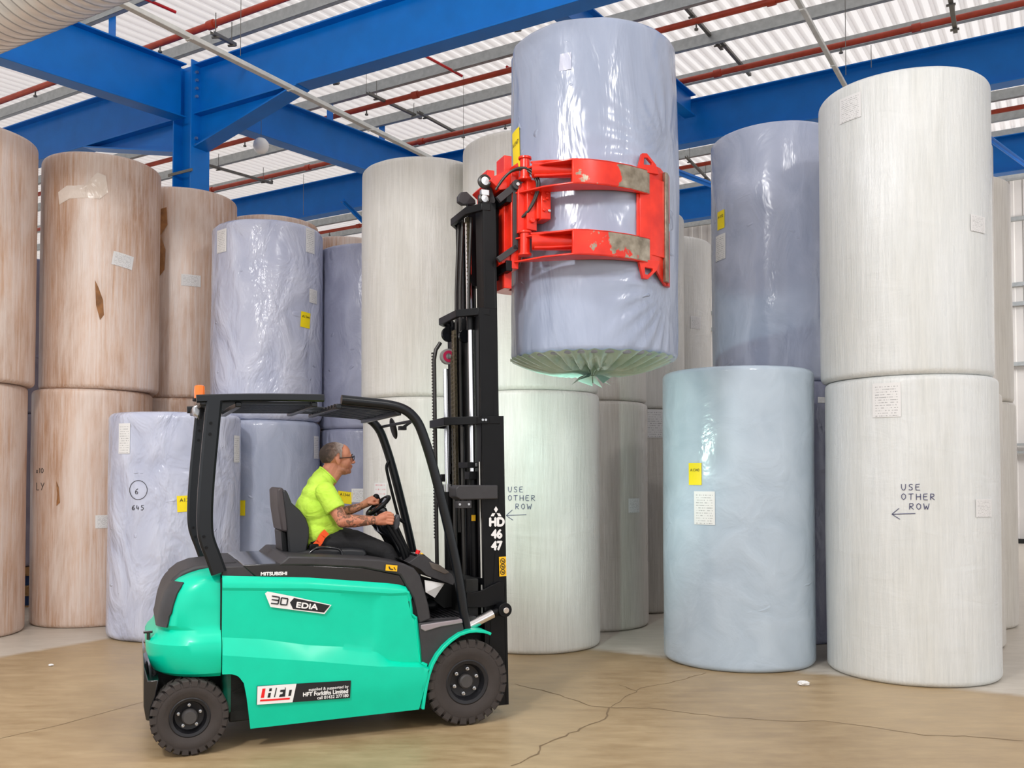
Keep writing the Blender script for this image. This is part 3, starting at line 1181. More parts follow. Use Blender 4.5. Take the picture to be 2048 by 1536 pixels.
rP1.card(690, 995, 0.2, 0.15, M_yellow, Y_, 'yellow card', text='A1344', tsize=0.05, rot=-0.1)
rQ1.card(485, 1016, 0.07, 0.18, M_yellow, Y_, 'yellow card')
rQ1.card(632, 895, 0.16, 0.28, M_label, L_)
rQ2.card(611, 640, 0.15, 0.19, M_yellow, Y_, 'yellow card', text='A1344', tsize=0.045, rot=-0.06)
rQ2.card(443, 482, 0.2, 0.28, M_label, L_)
rQ2.card(620, 482, 0.16, 0.3, M_label, L_)
rQ2.card(626, 593, 0.16, 0.17, M_label, L_)
rR.card(249, 877, 0.16, 0.32, M_label, L_)
rR.card(374, 1007, 0.2, 0.17, M_yellow, Y_, 'yellow card', text='A1344', tsize=0.055, rot=0.05)
rR.card(473, 898, 0.16, 0.3, M_label, L_)
rR.write(270, 988, [(0, '6')], 0.055, M_penk)
th_, z_ = rR.hit(276, 980)
MB().tube([rR.map(th_, z_, 0.1 * math.cos(a * math.pi / 18), 0.1 * math.sin(a * math.pi / 18), 0.004) for a in range(37)], 0.003, 5).build('drawn_circle', M_penk, rR.o)
rR.write(264, 1020, [(0, '645')], 0.05, M_penk)
rM1.card(213, 1043, 0.24, 0.15, M_label, L_)
rM1.write(74, 946, [(0.0, 'x10')], 0.055, M_penk, gap=2.0)
rM1.write(74, 980, [(0.0, 'LY')], 0.085, M_penk)
rM2.card(246, 521, 0.24, 0.16, M_label, L_, rot=-0.15)
rN2.card(382, 561, 0.24, 0.15, M_label, L_)
rJ1.card(1992, 1010, 0.12, 0.15, M_label, L_)

# torn, milky film patch on the upper brown roll
def patch(roll, pts, mat, name, off=0.012):
    P = [roll.hit(*p) for p in pts]
    c = (sum(p[0] for p in P) / len(P), sum(p[1] for p in P) / len(P))
    vs, fs = [], []
    n = len(P)
    rings = 6
    vs.append(roll.map(c[0], c[1], 0, 0, off))
    for r_ in range(1, rings + 1):
        f = r_ / rings
        for (a, b) in P:
            vs.append(roll.map(c[0] + (a - c[0]) * f, c[1] + (b - c[1]) * f, 0, 0, off * (1.2 - 0.75 * f) + 0.006 * noise.noise(Vector((a * 9, b * 9, f * 5)))))
    for k in range(n):
        fs.append([0, 1 + k, 1 + (k + 1) % n])
    for r_ in range(rings - 1):
        for k in range(n):
            a = 1 + r_ * n
            fs.append([a + k, a + (k + 1) % n, a + n + (k + 1) % n, a + n + k])
    return MB().add(vs, fs).build(name, mat, roll.o, smooth=80)


M_milky = film_blue('milky_torn_film', srgb(222, 206, 192), srgb(240, 228, 218), 0.9, 0.25, 1.0)
M_torn = plain('torn_brown_paper', srgb(158, 108, 64), 0.7, var=0.2, bump=0.4, scale=10)
patch(rM2, [(118, 385), (135, 372), (170, 370), (195, 345), (212, 352), (216, 385), (200, 398), (165, 396), (140, 398), (120, 410)], M_milky, 'torn_film')
patch(rN2, [(318, 420), (334, 415), (336, 450), (322, 470), (332, 500), (330, 540), (312, 565), (306, 520), (310, 470), (306, 440)], M_torn, 'torn_wrapper', 0.03)
patch(rM1, [(113, 962), (118, 975), (120, 1005), (113, 1012), (115, 990)], M_torn, 'torn_wrapper')
patch(rM2, [(190, 560), (197, 575), (206, 600), (208, 630), (200, 640), (192, 610)], M_torn, 'torn_wrapper', 0.008)

# scraps on the floor
for (px, py, s, lab) in ((1607, 1371, 0.045, 'crumpled white paper scrap on the floor near the right white roll'),
                         (102, 1332, 0.022, 'tiny white scrap on the floor at the lower left')):
    p = on_floor(px, py)
    m = MB()
    m.ell((0, 0, s * 0.45), s * 1.1, s * 0.8, s * 0.45, n=12, m=8)
    random.seed(int(px))
    m.v = [q + Vector((random.uniform(-1, 1), random.uniform(-1, 1), random.uniform(-0.3, 0.3))) * s * 0.2 for q in m.v]
    for q in m.v:
        q.z = max(q.z, 0)
    tag(m.build('paper_scrap', M_white, loc=p), lab, 'paper scrap')

# small paper flag at the foot of the right roll
pf = at(1657, 1263, 8.1)


# ---- the roll held in the clamp
def held_roll():
    cx, cy, r, z0, h = 0.655, 7.47, 0.66, 2.665, 2.55
    rl = Roll(cx, cy, r, z0, h, M_filmh, 'big pale blue film wrapped roll held in the air by the red clamp', seed=40, fine=True, wob=0.012, edge=0.055)
    o = rl.o
    me = o.data
    # loose film: fine pleats drawn in towards the pads, and slack on the far right side
    tc = math.atan2(-0.56, 0.36)
    for v in me.vertices:
        p = v.co
        rr = math.hypot(p.x, p.y)
        if rr < r * 0.8:
            continue
        t = math.atan2(p.y, p.x)
        u = (p.x, p.y)
        d = 0
        dt = (t - (-0.55))
        for zc in (0.55, 1.5):
            a = math.atan2(p.z - zc, dt * r)
            q = math.hypot(p.z - zc, dt * r)
            d += 0.010 * min(1, max(0, (-0.30 - t) / 0.3)) * math.sin(a * 26 + 2 * noise.noise(p * 2)) * math.exp(-((q - 0.35) / 0.3) ** 2)
        slack = 0.045 * math.exp(-((t + 0.12) / 0.35) ** 2) * (0.45 + 0.55 * math.cos(min(abs(p.z - 1.0), 1.5) / 1.5 * math.pi / 2))
        d += slack + 0.01 * noise.noise(Vector((t * 3, p.z * 1.5, 3)))
        p.x += math.cos(t) * d
        p.y += math.sin(t) * d
    # gathered film under the roll
    n, rings = 220, 22
    vs, fs = [], []
    for j in range(rings + 1):
        f = j / rings
        for k in range(n):
            t = 2 * math.pi * k / n
            rad = 0.03 + (r - 0.02) * f
            z = -0.07 - 0.03 * (1 - abs(2 * f - 1)) + 0.07 * f ** 3 + 0.02
            pl = 0.016 * math.sin(t * 34 + 3 * noise.noise(Vector((math.cos(t) * 2, math.sin(t) * 2, f * 1.5)))) * (0.35 + math.sin(min(f, 0.97) * math.pi))
            ctr = -0.05 * math.exp(-(f / 0.12) ** 2)
            vs.append((rad * math.cos(t), rad * math.sin(t), z + pl + ctr))
    for j in range(rings):
        for k in range(n):
            l = (k + 1) % n
            fs.append([j * n + k, j * n + l, (j + 1) * n + l, (j + 1) * n + k])
    m = MB().add(vs, fs)
    random.seed(3)
    for i in range(8):   # tails of the twisted film end
        a = random.uniform(0, 6.28)
        b = a + 0.7
        R = random.uniform(0.10, 0.2)
        m.add([(0.01 * math.cos(a), 0.01 * math.sin(a), -0.08), (R * math.cos(a), R * math.sin(a), -0.15 - random.uniform(0, 0.05)),
               (R * math.cos(b), R * math.sin(b), -0.13), (0.02 * math.cos(b), 0.02 * math.sin(b), -0.08)], [(0, 1, 2, 3)])
    M_end = film_blue('lamp_tinted_film', srgb(150, 190, 180), srgb(196, 220, 210), 0.5, 0.16, 6.0)  # green cast of the work lamp painted into the film colour
    e = m.build('gathered_film', M_end, o, smooth=50)
    e['label'] = 'pleated film end, green lamp tint painted in'
    rl.card(1032, 302, 0.16, 0.34, M_yellow, Y_, 'yellow card', text='A1347', tsize=0.05, rot=0.05)
    rl.card(1118, 127, 0.2, 0.13, M_film2, 'tape_patch', off=0.002)
    return rl


rHold = held_roll()

# ---------------------------------------------------------------- the forklift truck
FT = empty('forklift', FO, TH)
tag(FT, 'green electric forklift with black cab frame and raised mast driving right', 'forklift')


def part(mb, name, mat, parent=None, **kw):
    return mb.build(name, mat, parent or FT, **kw)


# ---- counterweight
def cw_ring(z, xr, hw, xf=0.2, rc=0.2, n=14, off=0.0):
    """outline from the near front edge round the rear to the far front edge"""
    P = [Vector((xf, -hw - off, z))]
    rc = min(rc, hw * 0.9)
    cx, cy = xr + rc, hw - rc
    for i in range(n + 1):
        a = math.pi / 2 * i / n
        P.append(Vector((cx - (rc + off) * math.sin(a), -(cy + (rc + off) * math.cos(a)), z)))
    for i in range(n + 1):
        a = math.pi / 2 * i / n
        P.append(Vector((cx - (rc + off) * math.cos(a), cy + (rc + off) * math.sin(a), z)))
    P.append(Vector((xf, hw + off, z)))
    return P


CWL = [(0.475, -0.16, 0.555), (0.50, -0.195, 0.585), (0.54, -0.215, 0.60), (0.62, -0.238, 0.612), (0.685, -0.238, 0.612), (0.712, -0.225, 0.60), (0.742, -0.19, 0.572),
       (0.77, -0.178, 0.55), (0.80, -0.165, 0.54), (0.92, -0.145, 0.54), (1.0, -0.12, 0.535), (1.05, -0.09, 0.527), (1.085, -0.045, 0.51), (1.11, 0.01, 0.49),
       (1.13, 0.07, 0.46), (1.14, 0.12, 0.43)]


def cw_at(z):
    return interp([(a, b) for a, b, c in CWL], z), interp([(a, c) for a, b, c in CWL], z)


def loft(rings, close_top=True, close_bottom=True):
    m = len(rings[0])
    vs = [p for r in rings for p in r]
    fs = []
    for i in range(len(rings) - 1):
        for k in range(m - 1):
            fs.append([i * m + k, i * m + k + 1, (i + 1) * m + k + 1, (i + 1) * m + k])
    if close_bottom:
        fs.append(list(range(m)))
    if close_top:
        fs.append([(len(rings) - 1) * m + k for k in range(m)][::-1])
    for i in range(len(rings) - 1):   # front closing face
        fs.append([i * m, (i + 1) * m, (i + 1) * m + m - 1, i * m + m - 1])
    return vs, fs


def top_front(z):
    return 0.2


part(MB().add(*loft([cw_ring(z, a, b, rc=0.19 if z > 0.78 else (0.34 if z < 0.72 else 0.27)) for z, a, b in CWL])), 'counterweight', M_green, smooth=28)
# dark cover wrapping the rear corner
rows = []
for i in range(13):
    z = 0.79 + (1.065 - 0.79) * i / 12
    a, b = cw_at(z)
    xl = interp([(0.79, -0.115), (1.0, -0.06), (1.065, -0.015)], z)
    rows.append([p for p in cw_ring(z, a, b, rc=0.19, n=26, off=0.008)])
m = MB()
vs, fs = [], []
for r in rows:
    xl = interp([(0.79, -0.115), (1.0, -0.06), (1.065, -0.015)], r[0].z)
    # re-sample the ring where it lies behind xl
    idx = [k for k in range(len(r)) if r[k].x < xl]
    P = [r[k] for k in idx]
    Q = []
    tot = [0]
    for a, b in zip(P, P[1:]):
        tot.append(tot[-1] + (b - a).length)
    for j in range(41):
        d = tot[-1] * j / 40
        for t in range(len(P) - 1):
            if tot[t + 1] >= d - 1e-9:
                Q.append(P[t].lerp(P[t + 1], (d - tot[t]) / max(1e-9, tot[t + 1] - tot[t])))
                break
    vs += Q[:41]
for i in range(12):
    for k in range(40):
        fs.append([i * 41 + k, i * 41 + k + 1, (i + 1) * 41 + k + 1, (i + 1) * 41 + k])
o = part(m.add(vs, fs), 'rear_cover', M_charcoal, smooth=40)
so = o.modifiers.new('thick', 'SOLIDIFY')
so.thickness = 0.012
so.offset = 0
part(MB().prism([(-0.118, 1.0), (-0.085, 1.08), (-0.03, 1.125), (0.05, 1.155), (0.21, 1.168), (0.33, 1.168), (0.33, 1.0)], -0.33, 0.33), 'rear_hood', M_charcoal, bevel=0.02)
# tow pin on the bumper
m = MB().cyl((-0.225, -0.36, 0.70), (-0.225, -0.36, 0.745), 0.012, 10).box(-0.255, -0.2, -0.375, -0.345, 0.742, 0.756)
part(m, 'tow_pin', M_gloss, bevel=0.003)
# black rear skirt
part(MB().prism(fks([(287, 1325), (297, 1360), (318, 1358), (303, 1441), (292, 1440), (287, 1412)], 0.5), -0.5, 0.52), 'rear_skirt', M_gloss, bevel=0.008)

# ---- chassis and drive
part(MB().sbox(0.26, 1.52, -0.5, 0.5, 0.16, 1.06), 'chassis', M_dark, bevel=0.01)
part(MB().sbox(-0.2, 0.3, -0.3, 0.3, 0.18, 0.5), 'rear_axle', M_dark, bevel=0.02)
part(MB().sbox(1.5, 2.12, -0.34, 0.34, 0.14, 0.6), 'front_axle', M_dark, bevel=0.02)
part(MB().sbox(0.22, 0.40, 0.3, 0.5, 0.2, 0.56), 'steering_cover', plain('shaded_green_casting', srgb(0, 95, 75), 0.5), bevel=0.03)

# ---- green side panels
TOP = [(0.205, 1.098), (0.753, 1.062), (1.284, 1.001), (1.36, 0.988), (1.414, 0.968), (1.438, 0.93), (1.447, 0.905), (1.432, 0.885), (1.440, 0.80), (1.479, 0.785), (1.515, 0.46), (1.562, 0.437)]
TOPX = [(0.205, 1.098), (0.753, 1.062), (1.284, 1.001), (1.36, 0.988), (1.414, 0.968), (1.438, 0.91), (1.452, 0.80), (1.479, 0.77), (1.515, 0.46), (1.562, 0.437)]
BOT = [(0.205, 0.497), (0.26, 0.495), (0.303, 0.478), (0.337, 0.43), (0.352, 0.36), (0.366, 0.26), (0.382, 0.135), (1.498, 0.15), (1.53, 0.29), (1.562, 0.43)]
CHI = [(0.207, 0.717), (0.45, 0.690), (0.756, 0.628), (1.0, 0.60), (1.21, 0.549), (1.297, 0.482), (1.4, 0.462), (1.56, 0.45)]
CLO = [(0.207, 0.613), (0.756, 0.534), (1.211, 0.462), (1.4, 0.44), (1.56, 0.425)]


def side_panel(sgn):
    xs = [0.205 + (1.56 - 0.205) * i / 90 for i in range(91)]
    xs += [0.337, 0.366, 0.382, 1.438, 1.479, 1.498, 1.515]
    xs = sorted(set(xs))
    segs = (7, 4, 12, 3, 5)
    nr = sum(segs)
    vs, fs = [], []
    for x in xs:
        zt, zb = interp(TOPX, x), interp(BOT, x)
        lo = min(max(interp(CLO, x), zb + 0.004), zt - 0.03)
        hi = min(max(interp(CHI, x), lo + 0.004), zt - 0.02)
        band = min(max(interp([(0.2, 1.02), (0.753, 0.99), (1.3, 0.93)], x), hi + 0.004), zt - 0.008)
        b2_ = min(band + 0.018, zt - 0.004)
        ks = [zb, lo, hi, band, b2_, zt]
        zs = [zb]
        for n_i, (z0, z1) in zip(segs, zip(ks, ks[1:])):
            zs += [z0 + (z1 - z0) * i / n_i for i in range(1, n_i + 1)]
        r1 = interp([(0.3, 0.0), (0.9, 0.0), (1.18, 0.010), (1.24, 0.0)], x)
        for j, z in enumerate(zs):
            if j <= segs[0]:
                s = 0.612 - 0.03 * max(0, (0.32 - z) / 0.2)
            elif z < hi:
                s = 0.612 - 0.05 * (z - lo) / (hi - lo)
            else:
                s = 0.562
                s -= r1 * min(1, (z - hi) / 0.1) * min(1, max(0, (band - z) / 0.05))
                if z > band:
                    s += 0.009 * min(1, (z - band) / max(1e-4, b2_ - band))
                    s -= 0.03 * ((z - b2_) / (zt - b2_)) ** 2 if z > b2_ else 0
            vs.append(Vector((x, -s * sgn, z)))
    for i in range(len(xs) - 1):
        for j in range(nr):
            a = i * (nr + 1) + j
            fs.append([a, a + nr + 1, a + nr + 2, a + 1])
    o = part(MB().add(vs, fs), 'side_panel', M_green, smooth=24)
    so = o.modifiers.new('thick', 'SOLIDIFY')
    so.thickness = 0.03
    so.offset = 1 if False else -1
    return o


SP = side_panel(1)
SPF = side_panel(-1)
for o in (SP, SPF):
    o.modifiers['thick'].offset = 0
part(MB().sbox(0.196, 0.21, -0.555, 0.555, 0.5, 1.09), 'panel_gap', M_dark)

# ---- black hood
part(MB().prism([(0.205, 1.095), (0.205, 1.165), (0.345, 1.163), (0.42, 1.085)], -0.535, 0.545), 'hood_corner', M_charcoal, bevel=0.008)
hood = part(MB().prism(fks([(515, 1157), (486, 1132), (489, 1130), (560, 1127), (620, 1130), (726, 1135), (800, 1150), (812, 1172), (778, 1172), (620, 1161)], 0.55), -0.545, 0.55), 'hood', M_gloss, bevel=0.012)
part(MB().prism([(0.21, 1.0), (0.21, 1.163), (0.6, 1.166), (0.6, 1.0)], -0.5, 0.5), 'battery_cover', M_charcoal, bevel=0.01)
cover = part(MB().prism(fks([(556, 1131), (566, 1122), (577, 1112), (660, 1114), (760, 1119), (808, 1127), (828, 1136), (840, 1151), (847, 1175), (857, 1209), (862, 1238), (838, 1248),
                             (832, 1230), (826, 1196), (812, 1172), (800, 1150), (726, 1136), (620, 1131)], 0.555), -0.55, 0.56), 'hood_cover', M_charcoal, bevel=0.012)
# recessed handle at the front edge of the panel
part(MB().prism(fks([(823, 1196), (816, 1203), (822, 1230), (834, 1233), (830, 1210)], 0.575), 0.5, 0.578), 'latch', M_black, bevel=0.004)

# ---- step, floor, fenders
for sg in (1, -1):
    arc = [(862, 1333), (871, 1316), (884, 1300), (902, 1285), (918, 1276), (931, 1271)]
    pz = fks([(838, 1247), (924, 1238)] + arc[::-1] + [(856, 1331), (844, 1327)], 0.58)
    s0, s1 = (0.3, 0.575) if sg > 0 else (-0.575, -0.3)
    part(MB().prism(pz, s0, s1), 'step_panel', M_charcoal, bevel=0.006)
    pz = fks([(842, 1250), (924, 1238), (926, 1246), (880, 1254), (850, 1263), (842, 1258)], 0.582)
    s0, s1 = (0.5, 0.584) if sg > 0 else (-0.584, -0.5)
    part(MB().prism(pz, s0, s1), 'step_edge', plain('step_grey', srgb(150, 140, 145), 0.5), bevel=0.006)
    FA = fks([(981, 1271), (974, 1268), (966, 1266), (952, 1265), (939, 1266), (921, 1272), (904, 1284), (890, 1297), (878, 1312), (868, 1330), (861, 1350), (856, 1372), (852, 1395), (849, 1419)], 0.62)
    m = MB()
    vs, fs = [], []
    sa, sb = (0.36, 0.625) if sg > 0 else (-0.625, -0.36)
    for i, (x, z) in enumerate(FA):
        a = FA[min(i + 1, len(FA) - 1)]
        b = FA[max(i - 1, 0)]
        t = Vector((a[0] - b[0], a[1] - b[1])).normalized()
        nrm = Vector((t.y, -t.x)) * 0.02
        for (ss, k) in ((sa, 0), (sb, 0), (sb, 1), (sa, 1)):
            vs.append((x + nrm.x * k, -ss, z + nrm.y * k))
    for i in range(len(FA) - 1):
        for k in range(4):
            l = (k + 1) % 4
            fs.append([4 * i + k, 4 * i + l, 4 * i + 4 + l, 4 * i + 4 + k])
    n = len(FA)
    fs += [[0, 1, 2, 3], [4 * n - 4, 4 * n - 1, 4 * n - 2, 4 * n - 3]]
    part(m.add(vs, fs), 'fender', M_green, smooth=40, bevel=0.004)
part(MB().sbox(1.5, 1.95, -0.5, 0.5, 0.70, 0.742), 'floor_plate', M_charcoal, bevel=0.004)
m = MB()
for i in range(9):
    m.sbox(1.57 + i * 0.035, 1.585 + i * 0.035, -0.45, 0.48, 0.742, 0.748)
part(m, 'floor_mat', M_black)
part(MB().sbox(1.90, 2.0, -0.42, 0.42, 0.6, 1.0), 'front_bulkhead', M_dark, bevel=0.01)


# ---- wheels
def wheel(cx, s_out, cz, R, width, nb, name='wheel', hub_r=0.05, hub_h=0.05, flip=1):
    k = R / 0.30
    w = width / 2
    root = empty(name, (cx, -(s_out - flip * w), cz), 0, FT)
    M = Matrix.Rotation(R2(90) * flip, 4, 'X')
    m = MB()
    m.lathe([(.158 * k, -w * .8), (.2 * k, -w), (.262 * k, -w * .97), (.278 * k, -w * .8), (.28 * k, w * .8), (.262 * k, w * .97), (.24 * k, w * .99), (.236 * k, w * 1.0),
             (.2 * k, w * 1.0), (.195 * k, w * .97), (.17 * k, w * .95), (.158 * k, w * .86)], 72, M, closed=True)
    n = 26
    for i in range(n):
        for side in (0, 1):
            a0 = 2 * math.pi * (i + 0.5 * side) / n
            da = 2 * math.pi / n * 0.36
            z0, z1 = (w * 0.04, w * 1.015) if side == 0 else (-w * 1.015, -w * 0.04)
            prof = [(.250 * k, z1 if side == 0 else z0), (.292 * k, (z1 if side == 0 else z0) * .97), (.302 * k, (z1 if side == 0 else z0) * .86), (.302 * k, z0 if side == 0 else z1), (.26 * k, z0 if side == 0 else z1)]
            sk = 0.10
            vs = []
            for e in (-1, 1):
                for (r, z) in prof:
                    a = a0 + e * da + sk * (1 - abs(z) / w)
                    vs.append(M @ Vector((r * math.cos(a), r * math.sin(a), z)))
            q = len(prof)
            fs = [list(range(q)), [q + t for t in range(q)][::-1]] + [[t, (t + 1) % q, q + (t + 1) % q, q + t] for t in range(q)]
            m.add(vs, fs)
    m.build('tyre', M_tyre, root, smooth=35)
    m = MB().lathe([(.0, w * .15), (.085 * k, w * .15), (.112 * k, w * .2), (.122 * k, w * .55), (.13 * k, w * .86), (.152 * k, w * .92), (.16 * k, w * .88), (.158 * k, -w * .8), (.0, -w * .8)], 48, M)
    m.build('rim', M_rim, root, smooth=35)
    m = MB().lathe([(hub_r, w * .1), (hub_r, w * .15 + hub_h * .8), (hub_r * .8, w * .15 + hub_h), (0, w * .15 + hub_h)], 24, M)
    m.build('hub', plain('hub_grey', srgb(66, 64, 64), 0.6), root, smooth=35)
    for i in range(nb):
        a = 2 * math.pi * i / nb + 0.35
        rr = 0.088 * k
        c = Vector((rr * math.cos(a), rr * math.sin(a), 0))
        m = MB().lathe([(.013 * k, w * .15), (.013 * k, w * .15 + .02), (.007 * k, w * .15 + .021), (.007 * k, w * .15 + .04), (0, w * .15 + .04)], 8, M @ Matrix.Translation(c))
        m.build('wheel_bolt', M_steel, root)
    return root


wheel(1.852, 0.602, 0.3, 0.295, 0.165, 6)
wheel(1.852, -0.602, 0.3, 0.295, 0.165, 6, flip=-1)
wheel(0.017, 0.602, 0.238, 0.233, 0.17, 5, hub_r=0.048, hub_h=0.075)
wheel(0.017, -0.602, 0.238, 0.233, 0.17, 5, hub_r=0.048, hub_h=0.075, flip=-1)


# ---- cab frame
def smooth_path(P, n=4):
    P = [Vector(p) for p in P]
    for _ in range(n):
        Q = [P[0]]
        for a, b in zip(P, P[1:]):
            Q += [a.lerp(b, 0.25), a.lerp(b, 0.75)]
        Q.append(P[-1])
        P = Q
    return P


def recttube(path2, s, w, d, name, mat, n=3, parent=None):
    """path in (x, z) at offset s; w in the plane, d across; slightly rounded box section"""
    P = smooth_path([(x, 0, z) for x, z in path2], n)
    m = MB()
    vs, fs = [], []
    sec = []
    for (i, j) in ((-1, -.6), (-.7, -1), (.7, -1), (1, -.6), (1, .6), (.7, 1), (-.7, 1), (-1, .6)):
        sec.append((i * w / 2, j * d / 2))
    for i, p in enumerate(P):
        t = (P[min(i + 1, len(P) - 1)] - P[max(i - 1, 0)]).normalized()
        nn = Vector((t.z, 0, -t.x))
        for a, b in sec:
            vs.append(p + nn * a + Vector((0, -s + b, 0)))
    k = len(sec)
    for i in range(len(P) - 1):
        for j in range(k):
            l = (j + 1) % k
            fs.append([i * k + j, i * k + l, (i + 1) * k + l, (i + 1) * k + j])
    fs.append(list(range(k)))
    fs.append([(len(P) - 1) * k + j for j in range(k)][::-1])
    return part(m.add(vs, fs), name, mat, parent, smooth=30)


for s in (0.53, -0.55):
    o = recttube(fks([(429, 800), (423, 860), (415, 942), (410, 1010), (410, 1062), (415, 1085), (426, 1112), (438, 1146)], 0.55), s, 0.098, 0.075, 'rear_pillar', M_pillar)
    for z, x in ((2.08, 0.138), (2.01, 0.134), (1.36, 0.103), (1.29, 0.118)):
        MB().cyl((x - 0.012, -s - 0.037, z), (x - 0.012, -s - 0.046, z), 0.01, 10).build('pillar_bolt', M_black, o)
    rp = [(0.04, 2.235), (0.3, 2.252), (0.6, 2.262), (0.848, 2.265)]
    recttube([(a, b) for a, b in rp], s, 0.05, 0.06, 'roof_rail', M_pillar, 1)
    fp = [(0.968, 2.258), (1.15, 2.245), (1.30, 2.235), (1.42, 2.205), (1.50, 2.13), (1.545, 2.03), (1.621, 1.80), (1.72, 1.42), (1.80, 1.08), (1.868, 0.645)]
    P = smooth_path([(x, -s, z) for x, z in fp], 2)
    part(MB().tube(P, 0.034, 14, sx=0.95, sy=1.0), 'front_pillar', M_pillar, smooth=60)
# rear crossbar, gussets and roof slats
part(MB().sbox(0.06, 0.14, -0.56, 0.54, 2.19, 2.235), 'rear_crossbar', M_pillar, bevel=0.01)
for s in (0.49, -0.51):
    part(MB().prism([(0.17, 2.10), (0.17, 2.225), (0.32, 2.235), (0.2, 2.17)], s - 0.008, s + 0.008), 'gusset', M_pillar)
m = MB()
for k in range(10):
    s = -0.47 + k * 0.104
    part(MB().bar((0.30, -s, 2.222), (0.80, -s, 2.232), 0.022, 0.02), 'roof_slat', M_pillar)
    part(MB().bar((0.93, -s, 2.222), (1.40, -s, 2.196), 0.022, 0.02), 'roof_slat', M_pillar)
for x, z, n_ in ((0.30, 2.212, 'roof_crossbar'), (0.79, 2.226, 'roof_crossbar'), (0.955, 2.22, 'roof_crossbar'), (1.37, 2.185, 'roof_crossbar')):
    part(MB().sbox(x - 0.02, x + 0.02, -0.54, 0.52, z - 0.022, z + 0.012), n_, M_pillar, bevel=0.006)
for s in (-0.36, 0.0):
    part(MB().sbox(0.79, 0.96, s - 0.02, s + 0.02, 2.215, 2.235), 'roof_link', M_pillar)
# beacon and rear camera bracket
bx, bz = fk(399, 800, 0.2)
bc = part(MB().cyl((bx, -0.2, bz - 0.01), (bx, -0.2, bz + 0.01), 0.045, 20), 'beacon_base', M_black, bevel=0.004)
part(MB().lathe([(0.034, 0), (0.036, 0.05), (0.033, 0.085), (0.02, 0.092), (0, 0.092)], 24, Matrix.Translation((bx, -0.2, bz + 0.008))), 'beacon', M_orange, smooth=50)
part(MB().prism(fks([(401, 808), (408, 796), (412, 800), (408, 825), (404, 838), (398, 838)], 0.3), 0.22, 0.3), 'beacon_bracket', M_black)
part(MB().prism(fks([(386, 812), (398, 808), (402, 822), (398, 836), (388, 830)], 0.25), 0.1, 0.25), 'rear_lamp', M_steel, bevel=0.01)

# mirror bar, mirror and grab handle (on the far side pillar)
p0, p1 = fk(762, 854, -0.55), fk(829, 841, 0.5)
part(MB().cyl((p0[0], 0.55, p0[1]), (p1[0], -0.5, p1[1]), 0.011, 10), 'mirror_bar', M_black)
x, z = fk(787, 857, -0.3)
part(MB().ell((x, 0.3, z), 0.018, 0.07, 0.085, Matrix.Rotation(R2(-14), 4, 'Y')), 'mirror', M_black, smooth=60)
x, z = fk(806, 855, 0.0)
m = MB().bar((x, 0, z), (x + 0.07, 0, z + 0.05), 0.02).box(x - 0.03, x + 0.02, -0.03, 0.03, z - 0.02, z + 0.01)
part(m, 'mirror_clamp', M_black)
gh = [fk(a, b, -0.5) for a, b in ((778, 922), (773, 930), (773, 940), (784, 985), (796, 1032), (800, 1040), (809, 1046))]
part(MB().tube(smooth_path([(x, 0.5, z) for x, z in gh], 2), 0.012, 10), 'grab_handle', M_black, smooth=60)

# ---- seat
seat = empty('seat', (0.8, 0, 1.15), 0, FT)


def rel(mb, o=(0.8, 0, 1.15)):
    mb.v = [p - Vector(o) for p in mb.v]
    return mb


bp = fks([(556, 980), (562, 978), (567, 986), (574, 1004), (590, 1018), (602, 1034), (608, 1052), (608, 1072), (604, 1095), (598, 1112), (570, 1118), (566, 1060), (560, 1010)], 0.0)
o = rel(MB().prism(bp, -0.21, 0.21)).build('backrest', M_gloss, seat, bevel=0.035, seg=3)
o.data.materials.clear()
M_seat = plain('seat_vinyl', srgb(30, 32, 36), 0.38, var=0.05)
o.data.materials.append(M_seat)
bp = fks([(546, 980), (549, 975), (556, 974), (561, 982), (566, 1010), (568, 1060), (564, 1061), (555, 1059), (548, 1014)], 0.0)
rel(MB().prism(bp, -0.2, 0.2)).build('back_shell', plain('seat_shell', srgb(66, 60, 62), 0.5), seat, bevel=0.02)
bp = fks([(555, 1059), (566, 1060), (572, 1118), (560, 1121)], 0.0)
rel(MB().prism(bp, -0.16, 0.16)).build('back_frame', M_black, seat, bevel=0.01)
rel(MB().prism([(0.68, 1.14), (0.7, 1.215), (0.85, 1.235), (1.1, 1.235), (1.21, 1.225), (1.23, 1.18), (1.2, 1.14)], -0.23, 0.23)).build('cushion', M_seat, seat, bevel=0.03, seg=3)
bar = [fk(a, b, 0.27) for a, b in ((614, 1112), (622, 1103), (634, 1095), (650, 1094), (674, 1097), (682, 1101), (684, 1112))]
rel(MB().tube(smooth_path([(x, -0.27, z) for x, z in bar], 2), 0.009, 8)).build('hip_rail', M_gloss, seat, smooth=60)

# ---- steering column, wheel, levers, dash
colp = [fk(a, b, 0.0) for a, b in ((752, 1040), (775, 1062), (800, 1110), (815, 1135))]
part(MB().tube([(x, 0, z) for x, z in colp], [0.05, 0.06, 0.055, 0.05], 16), 'steering_column', M_gloss, smooth=60)
cp = fks([(744, 1022), (762, 1010), (773, 1016), (775, 1040), (790, 1062), (806, 1100), (826, 1128), (812, 1132), (790, 1105), (772, 1074), (757, 1062), (750, 1046)], 0.05)
part(MB().prism(cp, -0.09, 0.09), 'column_cover', M_gloss, bevel=0.02)
A_, B_ = fk(736, 1029, 0.0), fk(777, 994, 0.0)
c_ = Vector(((A_[0] + B_[0]) / 2, 0, (A_[1] + B_[1]) / 2))
ax = Vector((B_[0] - A_[0], 0, B_[1] - A_[1]))
Rw = ax.length / 2
ax.normalize()
sw = empty('steering_wheel', c_, 0, FT)
